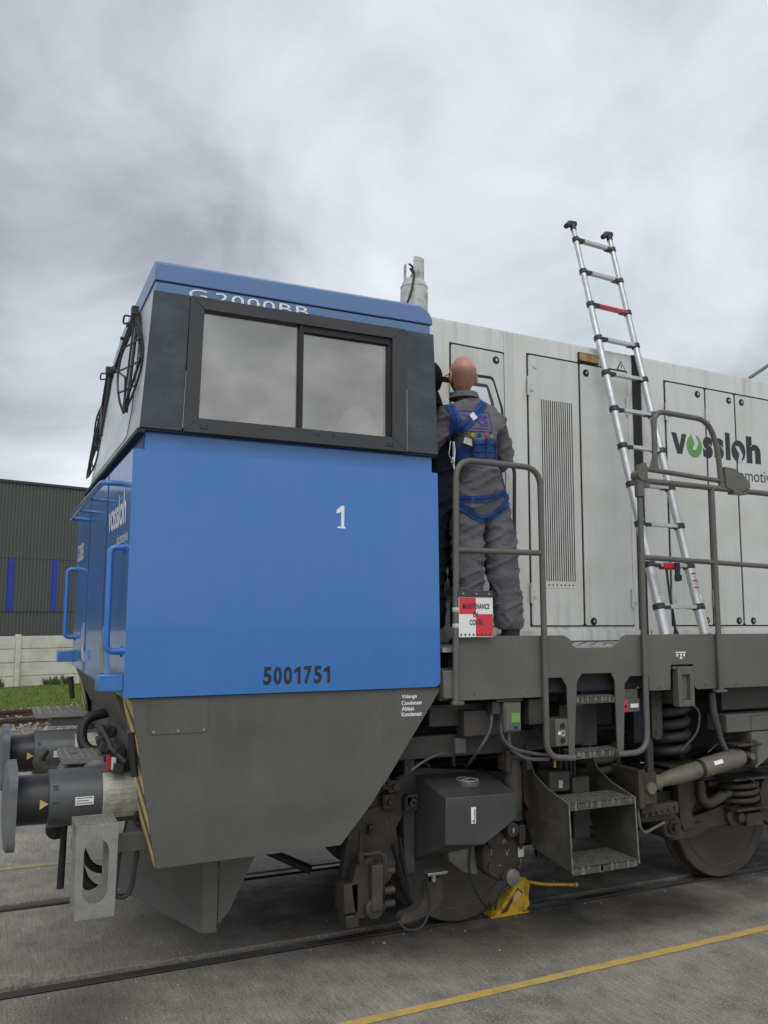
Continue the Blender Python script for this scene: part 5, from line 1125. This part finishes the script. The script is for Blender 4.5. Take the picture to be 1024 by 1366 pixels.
    # shoes
    for q in ('r', 'l'):
        a = V['a' + q][0]; sh = MB()
        rows = []
        for t, w, h_ in ((-.065, .030, .055), (-.05, .042, .075), (.0, .045, .085), (.07, .046, .065), (.14, .050, .05), (.20, .042, .04), (.225, .022, .025)):
            rows.append([(a.x + w * math.cos(k * math.pi / 6) * (1 if True else 1), a.y + t, 1.932 + max(0, h_ * math.sin(k * math.pi / 6))) for k in range(-1, 8)])
        rr_ = [[sh.bm.verts.new(p) for p in r_] for r_ in rows]
        for u, w_ in zip(rr_, rr_[1:]):
            for i in range(len(u)): sh.bm.faces.new((u[i], u[(i + 1) % len(u)], w_[(i + 1) % len(u)], w_[i]))
        sh.bm.faces.new(rr_[0]); sh.bm.faces.new(list(reversed(rr_[-1])))
        so_ = sh.build('shoe', 'sock', root)
        MB().tube([(a.x - .047, a.y - .04, 1.945), (a.x - .02, a.y - .066, 1.945), (a.x + .02, a.y - .066, 1.945), (a.x + .047, a.y - .04, 1.945)], .006, 6).build('shoe_rim', 'white', so_)
    # knitted collar
    MB().lathe(P(-.05, .012, 3.625), (0, 0, 1), [(0, .108), (.042, .094), (.044, .088), (.008, .098)], 28).build('collar', 'navycloth' if dark else 'overall', root)
    return root, co, hc, P

man, cov_, hc, P = person('bald man in grey coverall and blue harness standing on the walkway', (2.505, .275))
bm = bmesh.new(); bm.from_mesh(cov_.data); tree = BVHTree.FromBMesh(bm); bm.free()
def hit(x, z, off):
    h = tree.ray_cast(Vector((x, -.6, z)), Vector((0, 1, 0)))
    if h[0] is None: return None
    return Vector((x, h[0].y - off, z))
def strap(name, pts, w, m_='web', off=.006, par=man, stitch=True):
    P2 = [Vector((x, 0, z)) for x, z in pts]; dense = []
    for a, b_ in zip(P2, P2[1:]):
        n = max(2, int((b_ - a).length / .012))
        for i in range(n): dense.append(a + (b_ - a) * i / n)
    dense.append(P2[-1]); b = MB(); prev = None
    tracks = [-1, -.5, 0, .5, 1]; Y = []
    for i, p in enumerate(dense):
        d = (dense[min(i + 1, len(dense) - 1)] - dense[max(i - 1, 0)]).normalized(); nn = Vector((-d.z, 0, d.x)); row = []
        for t in tracks:
            q = p + nn * t * w / 2; h = hit(q.x, q.z, off); row.append((q, h))
        ys = [h.y for _, h in row if h is not None]
        if not ys: prev = None; continue
        f = min(ys); row = [Vector((q.x, h.y if h is not None else f + .02, q.z)) for q, h in row]
        Y.append((row, nn))
    for it in range(3):
        for k in range(1, len(Y) - 1):
            for j in range(5): Y[k][0][j].y = min(Y[k][0][j].y, (Y[k - 1][0][j].y + Y[k + 1][0][j].y) / 2)
    for row, nn in Y:
        a = [b.bm.verts.new(q) for q in row]; c = [b.bm.verts.new(q + Vector((0, .004, 0))) for q in row]
        if prev:
            for j in range(4): b.bm.faces.new((prev[0][j], prev[0][j + 1], a[j + 1], a[j]))
            b.bm.faces.new((prev[0][0], a[0], c[0], prev[1][0])); b.bm.faces.new((prev[0][4], prev[1][4], c[4], a[4]))
        prev = (a, c)
    o = b.build(name, m_, par)
    if stitch and len(Y) > 3:
        t = MB(); t.tube([r[2] - Vector((0, .0015, 0)) for r, _ in Y[::2]], .0035, 6); t.build('stitching', 'webdark', o)
    return o
strap('shoulder_strap', [(2.290, 3.59), (2.305, 3.50), (2.335, 3.36)], .058)
strap('shoulder_strap', [(2.555, 3.59), (2.455, 3.485), (2.338, 3.365)], .058, off=.009)
strap('waist_belt', [(2.35, 3.225), (2.45, 3.24), (2.56, 3.255), (2.67, 3.25)], .12, stitch=False, off=.010)
for z in (3.225, 3.275): strap('belt_seam', [(2.37, z - .01), (2.52, z), (2.67, z)], .007, 'webdark', .014, stitch=False)
for x in (2.42, 2.50, 2.585): strap('belt_tab', [(x, 3.31), (x + .008, 3.19)], .010, 'webdark', .016, stitch=False)
strap('seat_strap', [(2.30, 2.935), (2.40, 2.905), (2.50, 2.905), (2.60, 2.93), (2.69, 2.965), (2.745, 3.0)], .045)
strap('leg_strap', [(2.31, 2.92), (2.38, 2.855), (2.45, 2.80), (2.50, 2.775), (2.56, 2.79), (2.64, 2.84), (2.70, 2.91), (2.745, 2.98)], .045, off=.009)
strap('hip_strap', [(2.725, 3.17), (2.745, 3.10), (2.75, 3.0), (2.73, 2.92)], .035)
strap('lower_back_strap', [(2.335, 3.35), (2.335, 3.22)], .045, off=.012)
h = hit(2.335, 3.345, .022)
b = MB(); b.tube([h + Vector((.026 * math.cos(t), 0, .026 * math.sin(t) - .02)) for t in [i * math.pi / 8 for i in range(17)]], .005, 8); b.box(h.x - .03, h.x + .03, h.y - .004, h.y + .004, h.z + .0, h.z + .014); b.build('dorsal_ring', 'collar', man)
b = MB(); b.tube([h + Vector(q) for q in ((-.02, -.01, -.04), (-.035, -.012, -.13), (-.020, -.012, -.17), (.0, -.012, -.155), (-.002, -.012, -.05), (-.02, -.01, -.04))], .0045, 8, .012); b.build('carabiner', 'steel', man)
b = MB(); b.tube([h + Vector(q) for q in ((.005, -.01, -.04), (.012, -.012, -.11), (.0, -.012, -.20), (.01, -.012, -.24))], .006, 8, .02); b.build('lanyard_end', 'white', man)
MB().sphere(h + Vector((-.012, -.015, -.185)), .013).build('lime_tag', 'lcd', man)
ht = hit(2.41, 3.285, .02)
MB().box(ht.x - .055, ht.x + .055, ht.y - .002, ht.y + .002, ht.z - .022, ht.z + .022, Matrix.Rotation(R(14), 3, 'Y')).build('harness_label', 'label', man)
hw = hit(2.43, 3.465, .014)
MB().prism(fil2([(hw.x - .032, hw.z + .006), (hw.x + .002, hw.z - .032), (hw.x + .034, hw.z - .004), (hw.x - .002, hw.z + .034)], .008), hw.y - .003, hw.y + .001).build('strap_buckle', 'white', man)
for x, mm in ((2.42, 'yellow'), (2.465, 'web'), (2.51, 'red'), (2.555, 'green')):
    q = hit(x, 3.335, .004); MB().cyl(q, q + Vector((0, -.004, 0)), .015, n=16).build('sewn_badge', mm, man)
me = text_mesh('DMS', 0.035); xs = [v.co.x for v in me.vertices]; ys = [v.co.y for v in me.vertices]
for v in me.vertices:
    x = 2.345 + (v.co.x - min(xs)) / (max(xs) - min(xs)) * .20; z = 3.405 + (v.co.y - min(ys)) / (max(ys) - min(ys)) * .085
    v.co = hit(x, z, .004) or Vector((x, .14, z))
me.materials.append(M['purple']); o = bpy.data.objects.new('back_lettering', me); COL.objects.link(o); attach(o, man)
b = MB()
for a_, c_ in (((2.32, 3.51), (2.57, 3.51)), ((2.57, 3.51), (2.57, 3.365)), ((2.57, 3.365), (2.32, 3.365)), ((2.32, 3.365), (2.32, 3.51))):
    pts = [hit(a_[0] + (c_[0] - a_[0]) * i / 12, a_[1] + (c_[1] - a_[1]) * i / 12, .002) for i in range(13)]; b.tube([p for p in pts if p is not None], .004, 6)
pts = [hit(2.36 + i * .015, 3.385, .002) for i in range(13)]; b.tube(pts, .003, 6)
b.build('back_lettering_frame', 'purple', man)
# cropped hair band, glasses
b = MB(); n = 30; rows = []
for z, k in ((-.052, .93), (-.03, .985), (0, 1.004), (.03, .99), (.05, .955)):
    rows.append([b.bm.verts.new(hc + Vector((.0912 * k * math.cos(t), .1172 * k * math.sin(t) + (.004 if z < -.03 else 0), z))) for t in [math.pi * (1.04 + .92 * i / n) for i in range(n + 1)]])
for p, q in zip(rows, rows[1:]):
    for i in range(n): b.bm.faces.new((p[i], p[i + 1], q[i + 1], q[i]))
ho = b.build('hair', 'stubble', man)
ca = ho.data.color_attributes.new('fade', 'FLOAT_COLOR', 'POINT')
for v in ho.data.vertices:
    k = (v.co.z - hc.z + .052) / .102; f = max(0.0, math.sin(math.pi * min(1, max(0, k)))) ** .6; ca.data[v.index].color = (f, f, f, 1)
b = MB(); b.tube([hc + Vector(q) for q in ((-.095, -.012, .004), (-.098, .06, .008), (-.085, .118, .006))], .004, 6); b.tube([hc + Vector(q) for q in ((.095, -.012, .004), (.098, .06, .008), (.085, .118, .006))], .004, 6)
b.box(hc.x - .09, hc.x - .02, hc.y + .13, hc.y + .134, hc.z - .02, hc.z + .02); b.box(hc.x + .02, hc.x + .09, hc.y + .13, hc.y + .134, hc.z - .02, hc.z + .02); b.build('glasses', 'rubber', man)
man2, cov2, hc2, P2_ = person('person in dark clothes and a black hood, mostly hidden behind the blue cab corner', (2.335, .50), True)
b = MB(); b.sphere(hc2 + Vector((.0, -.01, .015)), .115, (.95, 1.15, 1.14), 28, 18); b.tube([hc2 + Vector((-.02, .07, .03)), hc2 + Vector((.05, .10, .02)), hc2 + Vector((.09, .06, .01))], .022, 10, .03); b.lathe(hc2 + Vector((0, -.01, -.19)), (0, 0, 1), [(0, .115), (.05, .105), (.10, .088)], 24); b.build('hood', 'blackcloth', man2)

# ================================================================== OTHER THINGS
# telescopic ladder
lad = thing('telescopic_ladder', 'aluminium telescopic ladder leaning against the light grey hood from the walkway', 'ladder', (4.1, .1, 1.93))
P0, DV, WV = Vector((3.985, .108, 2.198)), Vector((-.0068, .0778, .3124)), Vector((math.cos(.08), math.sin(.08), 0)) * .4213
dn = DV.normalized()
for k, off in enumerate((Vector((0, 0, 0)), WV)):
    ft = P0 + off - dn * .262
    for i in range(11):
        a = ft if i == 0 else P0 + off + DV * (i - 1); c = P0 + off + DV * i; r = .0385 - .0016 * i
        MB().cyl(a, c, r, n=24).build('stile_section', 'alu', lad)
    top = P0 + off + DV * 10; MB().cyl(top, top + dn * .16, .021, n=20).build('stile_section', 'alu', lad)
    b = MB(); b.cyl(top + dn * .10, top + dn * .15, .026, n=20); b.tube([top + dn * .15 + Vector((-.085, -.02, -.035)), top + dn * .165 + Vector((-.03, 0, -.005)), top + dn * .165 + Vector((.03, 0, 0))], [.022, .028, .028], 10); b.build('end_cap', 'collar', lad)
    MB().cyl(ft + dn * .012, ft + dn * .05, .046, n=20).build('foot', 'collar', lad)
for i in range(11):
    a, c = P0 + DV * i, P0 + WV + DV * i; r = .0385 - .0016 * i
    rm = 'red' if i == 8 else 'alu'
    rot = Matrix.Rotation(.08, 3, 'Z'); mid = (a + c) / 2; w2 = (c - a).length / 2 - r
    q = MB(); q.box(mid.x - w2, mid.x + w2, mid.y - .022, mid.y + .022, mid.z - .013, mid.z + .017, rot); ru = q.build('rung', rm, lad, 0.004)
    for e_, s in ((a, 1), (c, -1)):
        q = MB(); q.lathe(e_ - dn * .022, dn, [(0, r + .003), (.003, r + .008), (.040, r + .008), (.044, r + .002)], 24)
        q.box(e_.x + s * (r + .025) - .03, e_.x + s * (r + .025) + .03, e_.y - .026, e_.y + .026, e_.z - .017, e_.z + .010, rot)
        q.build('rung_collar', 'collar', lad, 0.002)
mid = P0 + DV + WV / 2
b = MB(); b.box(mid.x - .085, mid.x + .075, mid.y - .035, mid.y + .035, mid.z - .030, mid.z + .020, Matrix.Rotation(.08, 3, 'Z')); b.build('red_sleeve', 'red', lad, 0.008)
b = MB(); b.tube([mid + Vector(q) for q in ((-.05, -.02, -.02), (-.03, -.02, -.2), (.0, -.02, -.36), (.02, -.02, -.48), (.0, -.01, -.58))], .010, 8, .08); b.tube([mid + Vector((.02, -.02, -.47)), mid + Vector((.06, -.02, -.56))], .009, 8); b.box(mid.x + .02, mid.x + .06, mid.y - .05, mid.y - .03, mid.z - .12, mid.z + .02); b.box(mid.x + .015, mid.x + .07, mid.y - .055, mid.y - .03, mid.z - .115, mid.z - .07); b.build('stowing_strap', 'collar', lad, 0.003)
# instruction stickers on the lower stile sections
def wrapst(nm, base, r, t0, t1, h0, h1, mm):
    b = MB(); g = []
    ux = Vector((1, 0, 0)); uy = dn.cross(ux).normalized()
    for i in range(9):
        t = t0 + (t1 - t0) * i / 8; o_ = (ux * math.sin(t) - uy * math.cos(t)) * (r + .0012); g.append([b.bm.verts.new(base + dn * h0 + o_), b.bm.verts.new(base + dn * h1 + o_)])
    for p, q in zip(g, g[1:]): b.bm.faces.new((p[0], q[0], q[1], p[1]))
    return b.build(nm, mm, lad)
for j in range(10): wrapst('pictogram', P0, .0400, -.5, .5, .055 + j * .02, .066 + j * .02, 'label')
for j in range(3): wrapst('warning_strip', P0 + WV, .0400, -.7, .35, .14 + j * .055, .150 + j * .055, 'red'); wrapst('warning_text', P0 + WV, .0400, -.6, .25, .118 + j * .055, .128 + j * .055, 'label')
wrapst('rating_sticker', P0 + WV, .0400, -.3, .5, .05, .085, 'white')
# gas bottle on the roof
BXX = 2.475
gb = thing('gas_bottle', 'scuffed white gas bottle standing on the hood roof behind the cab', 'gas bottle', (BXX, 1.1, zt(2.5)))
zb = zt(2.5); MB().lathe((BXX, 1.1, zb + .002), (0, 0, 1), [(0, .105), (.02, .110), (.30, .110), (.35, .107), (.39, .094), (.42, .070), (.435, .040), (.46, .03)], 40).build('cylinder', 'bottle', gb)
MB().lathe((BXX, 1.1, zb + .345), (0, 0, 1), [(0, .1095), (.004, .1110), (.010, .1110), (.014, .109)], 40).build('weld_seam', 'bottle', gb)
for t0, t1, zz in ((-2.1, -.75, .165), (2.2, 3.4, .12)):
    b = MB(); n = 10; rows = []
    for i in range(n + 1):
        t = t0 + (t1 - t0) * i / n; rows.append([b.bm.verts.new((BXX + rr_ * math.cos(t), 1.1 + rr_ * math.sin(t), zb + h_)) for rr_, h_ in ((.084, .40), (.084, .42 + zz), (.078, .42 + zz), (.078, .40))])
    for p, q in zip(rows, rows[1:]):
        for k in range(4): b.bm.faces.new((p[k], p[(k + 1) % 4], q[(k + 1) % 4], q[k]))
    b.bm.faces.new(rows[0]); b.bm.faces.new(list(reversed(rows[-1]))); b.build('valve_guard', 'bottle', gb, 0.003)
b = MB(); b.cyl((BXX, 1.1, zb + .45), (BXX, 1.1, zb + .50), .02, n=16); b.cyl((BXX, 1.1, zb + .48), (2.42, 1.05, zb + .485), .012, n=10); b.sphere((BXX, 1.1, zb + .515), .020, (1, 1, .7)); b.tube([(2.40, 1.04, zb + .52), (BXX, 1.06, zb + .49), (2.55, 1.08, zb + .50)], .008, 8, .03); b.build('valve', 'collar', gb)
MB().tube([(2.42, 1.05, zb + .485), (2.43, 1.0, zb + .44), (2.39, .98, zb + .26), (2.30, .92, zb + .08), (2.22, .85, zb - .08), (2.14, .80, zb - .20)], .009, 8, .08).build('gas_hose', 'rubber', gb)
# maintenance notice
sn = thing('maintenance_sign', 'red and white chequered MAINTENANCE EN COURS board hanging on the handrail', 'sign', (2.32, -.06, 2.14))
yS = -.058; MB().box(2.205, 2.455, yS, yS + .003, 1.995, 2.285).build('board', 'white', sn, 0.002)
boxes('red_field', [(2.2075, 2.328, yS - .0015, yS, 2.140, 2.243), (2.328, 2.4525, yS - .0015, yS, 2.000, 2.140)], 'signred', sn, smooth=0)
boxes('top_strip', [(2.204, 2.456, yS - .004, yS + .004, 2.246, 2.287)], 'frame', sn, 0.002)
b = MB()
for x in (2.235, 2.33, 2.425): b.lathe((x, yS - .004, 2.266), (0, -1, 0), [(0, .008), (.004, .006), (.005, 0)], 12)
b.build('rivet', 'steel', sn)
b = MB()
for i in range(8): x = 2.22 + i * .030; b.prism([(x - .005, 2.004), (x + .006, 2.007), (x + .004, 2.018), (x - .005, 2.016)], yS - .0035, yS - .0015)
b.build('edge_holes', 'black', sn)
for wd, x0, x1, z in (('MAINTENANCE', 2.232, 2.428, 2.172), ('EN', 2.308, 2.342, 2.122), ('COURS', 2.282, 2.378, 2.072)):
    text('sign_lettering', wd, x0, x1, z, z + .034, side(yS - .0012), 'black', sn, 0.02)
# wheel chock
ck = thing('wheel_chock', 'yellow painted steel wheel chock with long handle against the wheel', 'chock', (3.0, .74, 0))
b = MB()
for y in (.668, .80):
    b.prism(fil2([(3.075, .225), (3.12, .250), (3.165, .245), (3.20, .19), (3.185, .10), (3.20, .05), (3.12, .004), (2.90, .004), (2.90, .016), (3.01, .026), (3.035, .075), (3.09, .085), (3.145, .14), (3.10, .175)], .012), y, y + .010)
b.box(2.87, 3.19, .665, .815, .0, .010); b.box(3.165, 3.178, .675, .80, .02, .22)
ob = b.build('chock_body', 'yellow', ck, 0.003)
MB().prism([(2.915, .012), (3.12, .012), (3.16, .05), (3.16, .20), (3.09, .225)], .685, .79).build('worn_core', 'rust', ck)
rt = MB(); n = 10
rows = []
for i in range(n + 1):
    t = i / n; x = 2.885 + .215 * t; z = .012 + .225 * t ** 1.15; rows.append([rt.bm.verts.new(q) for q in ((x, .672, z), (x, .812, z), (x + .006, .812, z - .006), (x + .006, .672, z - .006))])
for p, q in zip(rows, rows[1:]):
    for k in range(4): rt.bm.faces.new((p[k], p[(k + 1) % 4], q[(k + 1) % 4], q[k]))
rt.build('curved_face', 'yellow', ck, 0.001)
cv = [(2.885 + .215 * i / 10, .012 + .225 * (i / 10) ** 1.15) for i in range(11)]
MB().prism(cv + [(x + .022, z - .014) for x, z in reversed(cv)], .660, .671).build('side_bar', 'yellow', ck, 0.002)
MB().prism([(3.055, .075), (3.10, .085), (3.135, .135), (3.105, .165), (3.065, .13)], .672, .69).build('pressing', 'stripe', ck, 0.003)
MB().tube([(3.17, .72, .205), (3.34, .70, .165), (3.60, .68, .135)], .012, 10, .05).build('handle', 'yellow', ck); MB().sphere((3.62, .68, .133), .018).build('handle_knob', 'yellow', ck)
SPLIT = ('roof_bolt', 'cover_screw', 'index_mark', 'air_hose', 'thin_cable', 'cable', 'brake_hose', 'sanding_hose', 'copper_pipe', 'bracket_bolts', 'rubber_bush', 'push_button', 'pipe_bundle', 'caliper_pins', 'link_pin',
         'brake_pipe', 'louvre_rivets', 'rivet', 'edge_holes', 'brake_rigging', 'mounting_bolts', 'clevis_pin', 'traction_motor', 'lever_pivot')
for o in list(bpy.data.objects):
    if o.type == 'MESH' and o.name.split('.')[0] in SPLIT and not (o.name.startswith('mounting') and False): split(o)
print('objects', len(bpy.data.objects))
